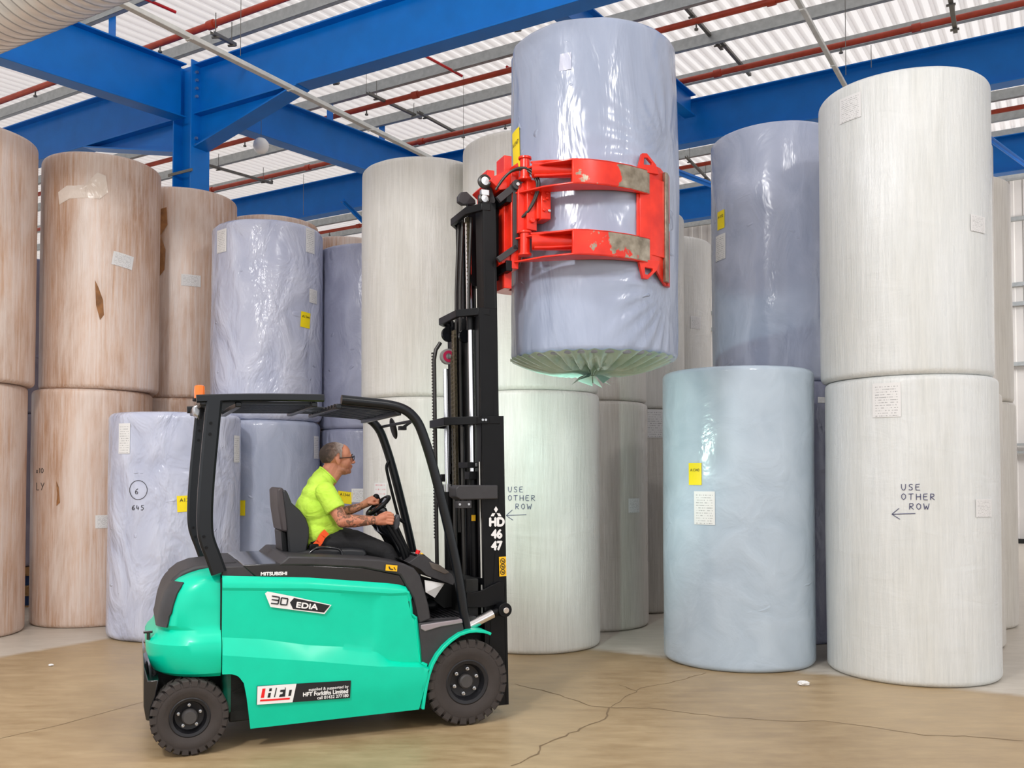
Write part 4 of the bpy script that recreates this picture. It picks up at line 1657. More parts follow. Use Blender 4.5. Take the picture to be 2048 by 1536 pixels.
ring = [ax * Rw * math.cos(t * math.pi / 24) + Vector((0, 1, 0)) * Rw * math.sin(t * math.pi / 24) for t in range(48)]
MB().tube(ring, 0.015, 10, closed=True).build('rim', M_black, sw, smooth=60)
nv = ax.cross(Vector((0, 1, 0))).normalized()
if nv.z > 0:
    nv = -nv
for t in (0.3, 2.4, 4.5):
    d = ax * math.cos(t) + Vector((0, 1, 0)) * math.sin(t)
    MB().bar(Vector((0, 0, 0)) + nv * 0.02, d * Rw, 0.03, 0.012).build('spoke', M_steel, sw)
MB().cyl(nv * 0.04, nv * -0.0, 0.045, 20).build('hub', M_black, sw, bevel=0.006)
kx, kz = fk(757, 1000, -0.1)
kp = Vector((kx, 0.10, kz)) - c_
MB().cap(kp - nv * 0.004, 0.018, kp - nv * 0.028 - ax * 0.0, 0.026).build('spinner_knob', M_black, sw, smooth=60)
lv = fks([(784, 1046), (787, 1038), (793, 1030), (799, 1028), (799, 1048), (796, 1058), (788, 1062)], 0.22)
lever = part(MB().prism(lv, 0.17, 0.24), 'control_paddle', plain('paddle_grey', srgb(58, 60, 66), 0.5), bevel=0.012)
for (a, b, c, s) in (((775, 1050), (800, 1092), (812, 1126), 0.22), ((786, 1055), (806, 1092), (820, 1126), 0.22), ((794, 1056), (814, 1100), (830, 1126), 0.17)):
    P = [fk(*q, s) for q in (a, b, c)]
    part(MB().tube([(x, -s, z) for x, z in P], 0.016, 10), 'lever_arm', M_black, smooth=60)
dp = fks([(800, 1118), (816, 1124), (838, 1108), (850, 1112), (862, 1122), (884, 1134), (902, 1148), (908, 1160), (904, 1170), (878, 1160), (850, 1150), (838, 1138)], 0.35)
part(MB().prism(dp, -0.45, 0.38), 'dashboard', M_charcoal, bevel=0.015)
pp = fks([(834, 1108), (848, 1109), (862, 1120), (858, 1131), (846, 1128), (832, 1114)], 0.36)
dsp = part(MB().prism(pp, 0.14, 0.37), 'display', M_gloss, bevel=0.006)
x, z = fk(839, 1110, 0.36)
MB().cyl((x, -0.3, z), (x + 0.01, -0.3, z + 0.03), 0.016, 14).build('stop_button', M_redp, dsp)
MB().cyl((x + 0.03, -0.3, z - 0.01), (x + 0.04, -0.3, z + 0.006), 0.014, 14).build('stop_collar', M_yellow2, dsp)
hp = fks([(858, 1124), (880, 1130), (900, 1145), (890, 1149), (864, 1138)], 0.385)
part(MB().prism(hp, -0.3, 0.385), 'dash_top', plain('dash_grey', srgb(92, 84, 78), 0.5), bevel=0.006)
part(MB().prism(fks([(858, 1158), (905, 1172), (916, 1212), (888, 1216), (868, 1200)], 0.1), -0.4, 0.1), 'kick_panel', M_dark)
part(MB().bar((1.62, -0.1, 0.78), (1.70, -0.1, 0.85), 0.09, 0.02), 'pedal', M_black)

# ---- mast
LEAN = math.radians(-1.0)
mast = empty('mast', (2.19, 0, 0.05), 0, FT)
mast.rotation_euler = (0, LEAN, 0)


def ms(x0, x1, s0, s1, z0, z1, name, mat=None, bevel=0.004, m=None):
    """box in truck space placed under the leaning mast"""
    m = m or MB()
    m.box(x0 - 2.19, x1 - 2.19, -s1, -s0, z0 - 0.05, z1 - 0.05)
    if name:
        return m.build(name, mat or M_black, mast, bevel=bevel)
    return m


def channel(x0, x1, s_out, fl, z0, z1, name, t=0.018):
    for sg in (1, -1):
        m = MB()
        a, b = sorted((sg * s_out, sg * (s_out - t)))
        ms(x0, x1, a, b, z0, z1, None, m=m)
        a, b = sorted((sg * s_out, sg * (s_out - fl)))
        ms(x0, x0 + t, a, b, z0, z1, None, m=m)
        ms(x1 - t, x1, a, b, z0, z1, None, m=m)
        m.build(name, M_black, mast, bevel=0.003)


channel(2.057, 2.232, 0.42, 0.12, 0.07, 2.185, 'outer_rail')
channel(2.072, 2.215, 0.362, 0.10, 0.12, 2.99, 'middle_rail')
channel(2.135, 2.242, 0.30, 0.15, 0.2, 3.80, 'inner_rail')


def crossbar(pts, z0, z1, name, w=0.035):
    """tie behind the mast as a bent bar; pts are (x, s) from the near rail to the far rail"""
    n = len(pts)
    off = []
    for i, p in enumerate(pts):
        a = Vector(pts[max(i - 1, 0)])
        b = Vector(pts[min(i + 1, n - 1)])
        t = (b - a).normalized()
        nn = Vector((-t.y, t.x))
        if nn.x < 0:
            nn = -nn
        off.append((p[0] + nn.x * w, p[1] + nn.y * w))
    m = MB().plan(list(pts) + off[::-1], z0, z1)
    m.v = [p - Vector((2.19, 0, 0.05)) for p in m.v]
    return m.build(name, M_black, mast, bevel=0.004)


crossbar([(2.20, 0.425), (2.10, 0.42), (1.84, 0.205), (1.87, -0.25), (2.10, -0.42), (2.2, -0.42)], 2.125, 2.185, 'outer_crossbar')
crossbar([(2.16, 0.365), (2.07, 0.36), (1.94, 0.22), (1.94, -0.19), (2.07, -0.36), (2.16, -0.36)], 2.935, 2.99, 'middle_crossbar')
crossbar([(2.2, 0.305), (2.13, 0.30), (2.05, 0.156), (2.05, -0.19), (2.13, -0.30), (2.2, -0.3)], 3.735, 3.79, 'inner_crossbar')
crossbar([(2.2, 0.42), (2.06, 0.40), (2.0, 0.25), (2.0, -0.25), (2.06, -0.40), (2.2, -0.42)], 0.95, 1.0, 'lower_crossbar')
M_rod = M_chrome


def mtube(P, r, name, mat, **kw):
    m = MB().tube([Vector((x - 2.19, -s, z - 0.05)) for x, s, z in P], r, kw.get('n', 14))
    return m.build(name, mat, mast, smooth=60)


# lift cylinders with chrome rods
mtube([(2.05, 0.24, 0.2), (2.05, 0.24, 1.72)], 0.032, 'lift_cylinder', M_black)
mtube([(2.05, 0.24, 1.70), (2.05, 0.24, 2.86)], 0.021, 'cylinder_rod', M_rod)
mtube([(2.05, 0.24, 2.84), (2.05, 0.24, 2.94)], 0.03, 'rod_cap', M_black)
mtube([(2.02, -0.27, 0.2), (2.02, -0.27, 1.66)], 0.032, 'lift_cylinder', M_black)
mtube([(2.02, -0.27, 1.64), (2.02, -0.27, 2.6)], 0.021, 'cylinder_rod', M_rod)
mtube([(2.02, -0.27, 1.62), (2.02, -0.27, 1.68)], 0.036, 'cylinder_gland', M_steel)
mtube([(2.12, 0.02, 0.3), (2.12, 0.02, 2.9)], 0.04, 'centre_cylinder', M_black)
mtube([(2.12, 0.02, 2.9), (2.12, 0.02, 3.7)], 0.024, 'cylinder_rod', M_rod)
ms(1.98, 2.12, -0.34, -0.30, 1.70, 1.76, 'cylinder_clamp')
ms(2.0, 2.12, 0.19, 0.29, 1.72, 1.78, 'cylinder_clamp')


def chain(x, s, z0, z1, name='lift_chain', w=0.04):
    m = MB()
    p = 0.032
    n = int((z1 - z0) / p)
    for i in range(n):
        z = z0 + i * p
        o2 = 0.0 if i % 2 else 0.006
        ms(x - 0.011, x + 0.011, s - w / 2 + o2, s - w / 2 + 0.005 + o2, z, z + p * 1.35, None, m=m)
        ms(x - 0.011, x + 0.011, s + w / 2 - 0.005 - o2, s + w / 2 - o2, z, z + p * 1.35, None, m=m)
        m.tube([Vector((x - 2.19, -(s - w / 2), z + 0.006 - 0.05)), Vector((x - 2.19, -(s + w / 2), z + 0.006 - 0.05))], 0.011, 8)
        ms(x - 0.008, x + 0.008, s - w / 4, s + w / 4, z, z + p * 1.2, None, m=m)
    return m.build(name, M_chain, mast)


chain(2.02, -0.06, 1.62, 2.9, w=0.06)
chain(2.03, -0.14, 1.62, 2.7, w=0.03)
chain(2.11, 0.03, 3.0, 3.74, w=0.05)
# ribbed hose belt running over the pulley on the far side
mtube([(1.945, -0.34, 0.5), (1.945, -0.34, 2.68), (1.96, -0.34, 2.76), (2.0, -0.34, 2.82)], 0.016, 'hose', M_hose)
m = MB()
for i in range(60):
    ms(1.925, 1.94, -0.352, -0.328, 1.25 + i * 0.025, 1.262 + i * 0.025, None, m=m)
m.build('hose_guard', M_hose, mast)
x, z = fk(893, 713, -0.25)
q = MB().lathe([(0.0, -0.02), (0.062, -0.02), (0.062, 0.02), (0.045, 0.022), (0, 0.022)], 32, Matrix.Translation((x - 2.19 + 0.05, 0.23, z - 0.05)) @ Matrix.Rotation(R2(90), 4, 'X'))
pul = q.build('pulley', plain('pulley_grey', srgb(130, 128, 126), 0.5), mast, smooth=40)
Mp = Matrix.Translation((x - 2.19 + 0.05, 0.23 - 0.022, z - 0.05)) @ Matrix.Rotation(R2(90), 4, 'X')
MB().lathe([(0.024, 0), (0.046, 0), (0.046, 0.004), (0.024, 0.004)], 32, Mp, closed=True).build('crimson_ring', M_magenta, pul)
MB().lathe([(0.018, 0), (0.018, 0.01), (0, 0.012)], 16, Mp).build('pulley_bolt', M_steel, pul)
# sheaves and shackles under the middle crossbar
for (px, py, s, r) in ((900, 668, -0.22, 0.06), (932, 672, 0.06, 0.05)):
    x, z = fk(px, py, s)
    m = MB().lathe([(0, -0.018), (r, -0.018), (r * 0.8, 0), (r, 0.018), (0, 0.018)], 28, Matrix.Translation((x - 2.19 + 0.04, -s, z - 0.05)) @ Matrix.Rotation(R2(90), 4, 'X'))
    m.build('chain_sheave', M_gloss, mast, smooth=40)
    ms(x + 0.02, x + 0.06, s - 0.03, s - 0.022, z - 0.02, 2.96, 'sheave_bracket')
for (s, xx) in ((0.07, 2.10), (-0.07, 2.08), (-0.17, 2.08)):
    mtube([(xx + 0.03, s, 3.74), (xx, s, 3.2), (xx - 0.01, s, 2.6), (xx - 0.01, s, 2.0), (xx, s, 1.3)], 0.012, 'hose', M_hose, n=8)
for (s, xx) in ((0.10, 2.02), (-0.1, 2.02)):
    mtube([(xx, s, 0.4), (xx, s, 2.12)], 0.016, 'hose', M_hose, n=8)
# white stripe rod near the plate
mtube([(2.06, 0.37, 0.7), (2.06, 0.37, 1.85)], 0.009, 'guide_rod', M_traywhite)
# cover bracket, bolts
cb = MB().prism([(x - 2.19, z - 0.05) for x, z in fks([(919, 975), (926, 969), (1003, 970), (1003, 998), (928, 998), (919, 992)], 0.46)], 0.3, 0.46).build('hose_cover', M_charcoal, mast, bevel=0.008)
cb2 = MB().prism([(x - 2.19, z - 0.05) for x, z in fks([(923, 1000), (950, 1000), (950, 1015), (923, 1015)], 0.45)], 0.38, 0.45).build('cover_bracket', M_charcoal, mast, bevel=0.003)
for px in (926, 944):
    x, z = fk(px, 1007, 0.45)
    MB().cyl((x - 2.19, -0.45, z - 0.05), (x - 2.19, -0.458, z - 0.05), 0.009, 8).build('bolt', M_steel, cb2)
# crescent guard and tilt bracket low on the mast
MB().prism([(x - 2.19, z - 0.05) for x, z in fks([(937, 1183), (950, 1184), (968, 1180), (985, 1171), (1003, 1163), (1011, 1165), (1013, 1205), (975, 1214), (937, 1214)], 0.445)], 0.423, 0.445).build('mast_bracket', M_black, mast, bevel=0.004)
# tie plates with bright bolts on the outer crossbar
x, z = fk(974, 838, 0.43)
pl = MB().box(x - 0.04 - 2.19, x + 0.05 - 2.19, -0.435, -0.42, z - 0.03 - 0.05, z + 0.012 - 0.05).build('tie_plate', M_black, mast)
for dx in (0.0, 0.024):
    MB().cyl((x + dx - 2.19, -0.435, z - 0.055), (x + dx - 2.19, -0.442, z - 0.055), 0.009, 10).build('bolt', M_steel, pl)
part(MB().prism([(x_, z_) for x_, z_ in fks([(935, 924), (990, 926), (990, 936), (935, 936)], 0.3)], 0.1, 0.3), 'hose_clamp_bar', M_black, bevel=0.003)
part(MB().prism([(x_, z_) for x_, z_ in fks([(951, 926), (966, 926), (966, 933), (951, 933)], 0.305)], 0.30, 0.306), 'clip_plate', M_steel, bevel=0.001)

# tilt cylinder
a = fk(930, 1262, 0.48)
b = fk(985, 1227, 0.48)
c = fk(1004, 1219, 0.48)
part(MB().cyl((a[0] - 0.1, -0.48, a[1] - 0.02), (b[0], -0.48, b[1]), 0.036, 20), 'tilt_cylinder', M_chrome, smooth=60)
part(MB().cyl((b[0] - 0.01, -0.48, b[1]), (c[0], -0.48, c[1]), 0.026, 16), 'tilt_clevis', M_black, smooth=60)
m = MB()
m.cyl((c[0] + 0.01, -0.42, c[1]), (c[0] + 0.01, -0.52, c[1]), 0.052, 24)
o = part(m, 'tilt_pivot', M_black, bevel=0.004)
MB().cyl((c[0] + 0.01, -0.52, c[1]), (c[0] + 0.01, -0.54, c[1]), 0.022, 16).build('pivot_pin', M_chrome, o, bevel=0.002)

# ---- work lamps shining forward past the mast
lx, lz = fk(1004, 893, 0.36)
lamp = empty('work_lamp', (2.205, -0.22, 2.02), 0, FT)
MB().box(-0.05, 0.02, -0.04, 0.04, -0.045, 0.045).build('lamp_body', M_black, lamp, bevel=0.01)
t = NT('lamp_lens')
t.set(Roughness=0.2)
t.b.inputs['Emission Color'].default_value = (0.75, 1.0, 0.93, 1)
t.b.inputs['Emission Strength'].default_value = 8
MB().box(0.02, 0.026, -0.034, 0.034, -0.038, 0.038).build('lens', t.m, lamp)
ld = bpy.data.lights.new('work_lamp_light', 'SPOT')
ld.energy = 85
ld.color = (0.72, 1.0, 0.9)
ld.spot_size = R2(95)
ld.spot_blend = 0.6
ld.shadow_soft_size = 0.05
lo = bpy.data.objects.new('work_lamp_light', ld)
COL.objects.link(lo)
lo.parent = lamp
lo.location = (0.08, 0, 0)
lo.rotation_euler = Vector((1, 1.15, 0.0)).to_track_quat('-Z', 'Y').to_euler()

# ---- carriage
ca = empty('carriage', (2.27, 0, 3.6), 0, FT)


def cpart(mb, name, mat, bevel=0, smooth=None, parent=None):
    mb.v = [p - Vector((2.27, 0, 3.6)) for p in mb.v]
    return mb.build(name, mat, parent or ca, bevel=bevel, smooth=smooth)


for sg in (1, -1):
    a, b = sorted((sg * 0.12, sg * 0.15))
    cpart(MB().sbox(2.10, 2.27, a, b, 3.25, 3.90), 'side_plate', M_black, 0.004)
cpart(MB().sbox(2.24, 2.29, -0.36, 0.36, 3.80, 3.90), 'fork_bar', M_black, 0.004)
cpart(MB().sbox(2.24, 2.29, -0.36, 0.36, 3.28, 3.36), 'fork_bar', M_black, 0.004)
fr = MB()
for (q0, q1, w_) in (((996, 400), (1030, 372), 0.05), ((1030, 380), (1030, 500), 0.042), ((1033, 494), (996, 520), 0.045)):
    A1, B1 = fk(*q0, 0.36), fk(*q1, 0.36)
    fr.bar((A1[0], -0.36, A1[1]), (B1[0], -0.36, B1[1]), w_, 0.03, up=(0, 1, 0))
cpart(fr, 'side_frame', M_charcoal, 0.003)
x, z = fk(1032, 371, 0.37)
pv = cpart(MB().cyl((x, -0.33, z), (x, -0.40, z), 0.038, 24), 'frame_roller', M_charcoal, 0.003)
cpart(MB().cyl((x, -0.40, z), (x, -0.412, z), 0.014, 10), 'roller_bolt', M_steel, 0.001, parent=pv)
# guide rollers on top of the mast
for (px, py, s, r, nm) in ((969, 363, 0.26, 0.052, 'guide_roller'), (968, 398, 0.25, 0.045, 'guide_roller')):
    x, z = fk(px, py, s)
    rr = cpart(MB().lathe([(0, -0.02), (r * .7, -0.02), (r, -0.012), (r, 0.012), (r * .75, 0.02), (r * .6, 0.014), (0, 0.014)], 32,
                          Matrix.Translation((x, -s, z)) @ Matrix.Rotation(R2(90), 4, 'X')), nm, M_hose, smooth=35)
    cpart(MB().lathe([(r * .6, 0.013), (r * .6, 0.018), (0.0, 0.02)], 24, Matrix.Translation((x, -s, z)) @ Matrix.Rotation(R2(90), 4, 'X')), 'roller_cap', M_steel, parent=rr)
x, z = fk(969, 385, 0.25)
cpart(MB().sbox(x - 0.03, x + 0.035, 0.22, 0.27, z - 0.03, z + 0.02), 'roller_clamp', M_steel, 0.006)
x, z = fk(985, 385, 0.15)
cpart(MB().prism(fks([(975, 370), (984, 374), (992, 400), (990, 408), (975, 408)], 0.24), 0.18, 0.23), 'roller_bracket', M_charcoal, 0.003)
cpart(MB().prism(fks([(917, 392), (922, 384), (934, 383), (951, 400), (952, 408), (926, 409), (917, 403)], -0.15), -0.2, -0.15), 'hose_roller_bracket', M_charcoal, 0.006)
for k, off in enumerate((0, 0.016)):
    P = [fk(a, b, 0.3 + 0.02 * k) for a, b in ((990, 378 + 3 * k), (1000, 362), (1012, 350), (1026, 346), (1040, 350), (1050, 362), (1056, 380), (1055, 402), (1049, 420), (1041, 434), (1036, 440))]
    cpart(MB().tube(smooth_path([(x, -(0.52 - abs(i - 6) * 0.028 - off), z) for i, (x, z) in enumerate(P)], 2), 0.010, 8), 'hydraulic_hose', M_hose, smooth=60)

# ---- roll clamp
rc = empty('roll_clamp', (2.4, 0, 3.65), 0, FT)
rc['label'] = 'worn red hydraulic roll clamp'


def kp_(mb, name, mat=None, bevel=0.004, smooth=None, parent=None):
    mb.v = [p - Vector((2.4, 0, 3.65)) for p in mb.v]
    return mb.build(name, mat or M_red, parent or rc, bevel=bevel, smooth=smooth)


kp_(MB().sbox(2.262, 2.325, 0.10, 0.262, 3.17, 4.19), 'frame_post')
kp_(MB().sbox(2.262, 2.325, -0.262, -0.10, 3.17, 4.19), 'frame_post')
kp_(MB().sbox(2.28, 2.34, -0.38, 0.36, 3.30, 4.03), 'back_plate')
kp_(MB().cyl((2.30, 0, 3.66), (2.44, 0, 3.66), 0.30, 40), 'rotator', bevel=0.01)
kp_(MB().prism(fks([(980, 360), (988, 352), (1005, 345), (1036, 325), (1040, 345), (1038, 375), (1000, 380)], 0.3), -0.1, 0.3), 'top_bracket')
kp_(MB().prism(fks([(1000, 512), (1030, 500), (1036, 505), (1030, 520), (1004, 527)], 0.34), -0.1, 0.34), 'bottom_bracket')
blk = kp_(MB().prism(fks([(1054, 358), (1073, 361), (1074, 462), (1054, 458)], 0.44), 0.25, 0.44), 'pivot_block')
for py in (384, 441):
    x, z = fk(1064, py, 0.44)
    kp_(MB().cyl((x, -0.44, z), (x, -0.46, z), 0.022, 6), 'bolt', parent=None)
kp_(MB().prism(fks([(1036, 370), (1054, 362), (1055, 458), (1036, 466)], 0.40), 0.1, 0.40), 'pivot_plate')
vb = kp_(MB().prism(fks([(1083, 379), (1102, 381), (1102, 439), (1083, 438)], 0.50), 0.36, 0.50), 'valve_block', bevel=0.006)
for (px, py, r_) in ((1094, 387, 0.011), (1094, 397, 0.011), (1088, 420, 0.013), (1087, 400, 0.010)):
    x, z = fk(px, py, 0.5)
    kp_(MB().cyl((x, -0.50, z), (x, -0.516, z), r_, 12), 'plug')
x, z = fk(1098, 422, 0.5)
kp_(MB().cyl((x, -0.50, z), (x, -0.515, z), 0.012, 12), 'bright_plug', M_steel)
kp_(MB().prism(fks([(1074, 377), (1083, 379), (1083, 438), (1074, 437)], 0.47), 0.36, 0.47), 'valve_plate')

# pivot tubes and clamp cylinders
for (ya, yb) in ((318, 357), (466, 508)):
    x, z0 = fk(1050, yb, 0.42)
    _, z1 = fk(1050, ya, 0.42)
    kp_(MB().cyl((x, -0.42, z0), (x, -0.42, z1), 0.038, 24), 'pivot_tube', smooth=50)
    kp_(MB().cyl((x, -0.42, z1 - 0.005), (x, -0.42, z1 + 0.014), 0.05, 24), 'pivot_collar', smooth=50)
    kp_(MB().cyl((x, -0.42, z0 - 0.014), (x, -0.42, z0 + 0.005), 0.05, 24), 'pivot_collar', smooth=50)
for (yc, r_) in ((342, 0.056), (485, 0.062)):
    x0, z0 = fk(1062, yc, 0.47)
    x1, z1 = fk(1150, yc + 1, 0.62)
    kp_(MB().tube([(x0, -0.49, z0), (x1 + 0.12, -0.69, z1)], r_, 28), 'clamp_cylinder', smooth=50)
    kp_(MB().tube([(x0, -0.53, z0 - 0.052), (x0 + 0.1, -0.58, z0 - 0.052), (x0 + 0.3, -0.69, z0 - 0.045)], 0.012, 10), 'hydraulic_pipe', smooth=50)
    kp_(MB().tube([(x0, -0.46, z0 + 0.068), (x0 + 0.1, -0.52, z0 + 0.072), (x0 + 0.3, -0.62, z0 + 0.07)], 0.009, 10), 'hydraulic_pipe', smooth=50)

# arms: outer faces bend round the roll
OUT = [(2.44, 0.60), (2.595, 0.765), (2.70, 0.80), (2.85, 0.815), (3.05, 0.80), (3.22, 0.755), (3.27, 0.735)]
INN = [(3.27, 0.705), (3.1, 0.735), (2.95, 0.725), (2.8, 0.675), (2.66, 0.60), (2.52, 0.50), (2.36, 0.40)]
BACK = [(2.30, 0.36), (2.36, 0.46)]


def arm(y0, y1, far=False):
    _, zt = fk(1145, y0, 0.79)
    _, zb = fk(1145, y1, 0.79)
    sg = -1 if far else 1
    a = kp_(MB().plan([(x, s * sg) for x, s in OUT + INN + BACK], zt - 0.014, zt), 'arm_plate')
    b = kp_(MB().plan([(x, s * sg) for x, s in OUT + INN + BACK], zb, zb + 0.014), 'arm_plate')
    # outer skin from the cylinder end to the jaw
    sk = OUT[1:]
    poly = sk + [(x, s - 0.02) for x, s in sk[::-1]]
    kp_(MB().plan([(x, s * sg) for x, s in poly], zb + 0.001, zt - 0.001), 'arm_skin', M_redworn)
    poly = INN[:5] + [(x, s + 0.016) for x, s in INN[:5][::-1]]
    kp_(MB().plan([(x, s * sg) for x, s in poly], zb, zt), 'arm_inner_skin')
    return zt, zb


arms = [arm(313, 364), arm(455, 507)]
for y in ((313, 364), (455, 507)):
    arm(*y, far=True)
# jaw plate
jp = [(3.16, 0.735), (3.27, 0.742), (3.36, 0.712), (3.43, 0.672), (3.415, 0.65), (3.34, 0.692), (3.26, 0.716), (3.16, 0.712)]
zt = fk(1300, 307, 0.7)[1]
zb = fk(1315, 567, 0.7)[1]


def jaw(sg):
    # a panel in the plan curve with a shaped outline (x along the curve, z up)
    cu = [(3.17, 0.722), (3.22, 0.73), (3.27, 0.727), (3.32, 0.712), (3.37, 0.69), (3.42, 0.662), (3.45, 0.64)]
    ups = [zt - 0.13, zt - 0.12, zt - 0.11, zt - 0.10, zt - 0.10, zt - 0.12, zt - 0.16]
    los = [zb + 0.16, zb + 0.14, zb + 0.12, zb + 0.09, zb + 0.04, zb + 0.005, zb]
    vs, fs = [], []
    n = len(cu)
    for k, (x, s) in enumerate(cu):
        for dz, ds in ((ups[k], 0.014), (los[k], 0.014), (ups[k], -0.014), (los[k], -0.014)):
            vs.append((x, -(s + ds) * sg, dz))
    for k in range(n - 1):
        a, b = 4 * k, 4 * k + 4
        fs += [[a, a + 1, b + 1, b], [a + 3, a + 2, b + 2, b + 3], [a, b, b + 2, a + 2], [a + 1, a + 3, b + 3, b + 1]]
    fs += [[0, 2, 3, 1], [4 * n - 4, 4 * n - 3, 4 * n - 1, 4 * n - 2]]
    kp_(MB().add(vs, fs), 'jaw_plate', M_red)
    # stiffening edge, worn bare
    m = MB()
    poly = [(3.40, 0.676), (3.46, 0.64), (3.475, 0.66), (3.44, 0.70), (3.405, 0.72)]
    m.plan([(x, s * sg) for x, s in poly], zb + 0.02, zt - 0.13)
    kp_(m, 'jaw_edge', M_redworn)
    poly = [(3.43, 0.63), (3.50, 0.585), (3.515, 0.605), (3.47, 0.655)]
    kp_(MB().plan([(x, s * sg) for x, s in poly], zb - 0.0, zb + 0.44), 'pad', M_red)
    kp_(MB().plan([(x, s * sg) for x, s in poly], zb + 0.50, zt - 0.12), 'pad', M_red)
    # inner upright between the arms
    m = MB().plan([(x, s * sg) for x, s in ((3.15, 0.72), (3.28, 0.745), (3.41, 0.70), (3.41, 0.69), (3.28, 0.72), (3.16, 0.70))], zb + 0.2, zt - 0.2)
    kp_(m, 'jaw_web', M_red)
    # ears with holes at both ends
    for (px, py, dy) in ((1294, 322, 1), (1296, 544, -1)):
        x, z = fk(px, py, 0.745)
        tab = [(x - 0.085, z - dy * 0.09), (x - 0.045, z + dy * 0.052), (x - 0.005, z + dy * 0.056), (x + 0.075, z - dy * 0.02), (x + 0.10, z - dy * 0.09)]
        hole = [(x - 0.028, z + dy * 0.02), (x + 0.0, z + dy * 0.022), (x + 0.04, z - dy * 0.012), (x + 0.038, z - dy * 0.028), (x - 0.03, z - dy * 0.032)]
        m = MB()
        n = 5
        s0, s1 = 0.722 * sg, 0.752 * sg
        vs = [(p[0], -s_, p[1]) for s_ in (s0, s1) for L in (tab, hole) for p in L]
        fs = []
        for k in range(n):
            l = (k + 1) % n
            fs += [[k, l, n + l, n + k], [2 * n + l, 2 * n + k, 3 * n + k, 3 * n + l], [k, 2 * n + k, 2 * n + l, l], [n + l, 3 * n + l, 3 * n + k, n + k]]
        kp_(m.add(vs, fs), 'ear', M_red, bevel=0.003)


jaw(1)
jaw(-1)


# ---- markings on the truck
def on_side(px, py, s):
    x, z = fk(px, py, s)
    return Vector((x, -s, z))


def quad_print(pts, s, name, mat, parent=None, t=0.002):
    pz = [fk(a, b, s) for a, b in pts]
    return MB().prism(pz, s - t, s).build(name, mat, parent or FT)


def side_text(txt, px, py, s, size, mat, name, ax_=(1, 0, 0), up=(0, 0, 1), bold=0.0, shear=0.0, align='LEFT', parent=None, rz=0.0, sx=1.0):
    v, f = text_mesh(txt, size, 0.0, shear, align)
    o = on_side(px, py, s)
    a = Vector(ax_).normalized()
    if rz:
        a = Vector((math.cos(rz), 0, math.sin(rz)))
    u = Vector((-a.z, 0, a.x))
    m = MB()
    for dx, dy in (((0, 0),) if not bold else ((-bold, 0), (bold, 0), (0, bold), (0, -bold))):
        k_ = 0.0004 * len(m.v) / max(1, len(v))
        m.add([o + a * (p.x * sx + dx) + u * (p.y + dy) + Vector((0, -k_, 0)) for p in v], f)
    return m.build(name, mat, parent or FT)


SD = 0.5925
# model badge
quad_print([(530, 1187), (535, 1183), (587, 1193), (663, 1210), (649, 1228), (541, 1214)], SD, 'badge_plate', M_white)
quad_print([(580, 1205), (588, 1196), (660, 1211), (648, 1225), (586, 1218)], SD + 0.002, 'badge_black', M_ink)
side_text('EDiA', 591, 1214.5, SD + 0.004, 0.05, M_white, 'badge_lettering', rz=R2(-9.5), bold=0.0022, sx=1.35)
bd = MB()


def line_px(pts, s, w, m):
    P = [on_side(a, b, s) for a, b in pts]
    for a, b in zip(P, P[1:]):
        m.bar(a, b, 0.002, w, up=(0, 1, 0)) if False else m.bar(a, b, w, 0.002, up=(0, 1, 0))


for st in ([(544, 1192), (559, 1194.5), (556, 1208), (542, 1206.5)], [(543.5, 1199), (557.5, 1201)], [(563, 1195.5), (576, 1197.5), (573.5, 1210), (561, 1209), (563, 1195.5)]):
    line_px(st, SD + 0.004, 0.0075, bd)
bd.build('badge_number', M_ink, FT)
# dealer plate
SL = 0.634
quad_print([(514, 1372), (702, 1361), (700, 1396), (513, 1410)], SL, 'dealer_plate', M_ink)
quad_print([(515, 1373), (593, 1367.5), (585, 1404.5), (514, 1409.5)], SL + 0.002, 'dealer_logo_plate', M_white)
rl_ = MB()
for q in ([(525, 1377.5), (531, 1377), (528, 1395.5), (521.5, 1396)], [(520.5, 1399.5), (580, 1395.5), (579, 1399), (520, 1403)]):
    rl_.prism([fk(a, b, SL + 0.004) for a, b in q], SL + 0.002, SL + 0.004)
rl_.build('dealer_logo_red', M_redp, FT)
kl = MB()
for q in ([(539, 1377), (544, 1376.6), (543, 1382), (538, 1382.4)], [(537, 1386), (542, 1385.6), (540, 1395), (535, 1395.4)], [(552, 1376), (554, 1375.8), (550, 1394), (548, 1394.2)],
          [(561, 1380), (570, 1379), (570, 1375), (571.5, 1375), (571.5, 1380), (570, 1393), (558, 1394), (560, 1389), (565, 1388), (566, 1384), (560, 1384)],
          [(579, 1380), (584, 1379.5), (581.5, 1391.5), (576.5, 1392)]):
    kl.prism([fk(a, b, SL + 0.004) for a, b in q], SL + 0.002, SL + 0.004)
kl.build('dealer_logo_black', M_ink, FT)
rz_ = R2(3.0)
side_text('supplied & supported by', 697, 1375.5, SL + 0.002, 0.0265, M_white, 'dealer_lettering', rz=R2(-0.4), align='RIGHT', bold=0.0004)
side_text('HFT Forklifts Limited', 696.5, 1385.5, SL + 0.002, 0.036, M_white, 'dealer_lettering', rz=R2(-0.5), align='RIGHT', bold=0.0016, sx=0.95)
side_text('call 01432 277180', 697, 1393.5, SL + 0.002, 0.028, M_white, 'dealer_lettering', rz=R2(-0.6), align='RIGHT', bold=0.0008)
# maker's name on the hood
side_text('MITSUBISHI', 521, 1151.0, 0.5625, 0.030, M_white, 'hood_lettering', rz=R2(-1), bold=0.0018, sx=1.12)
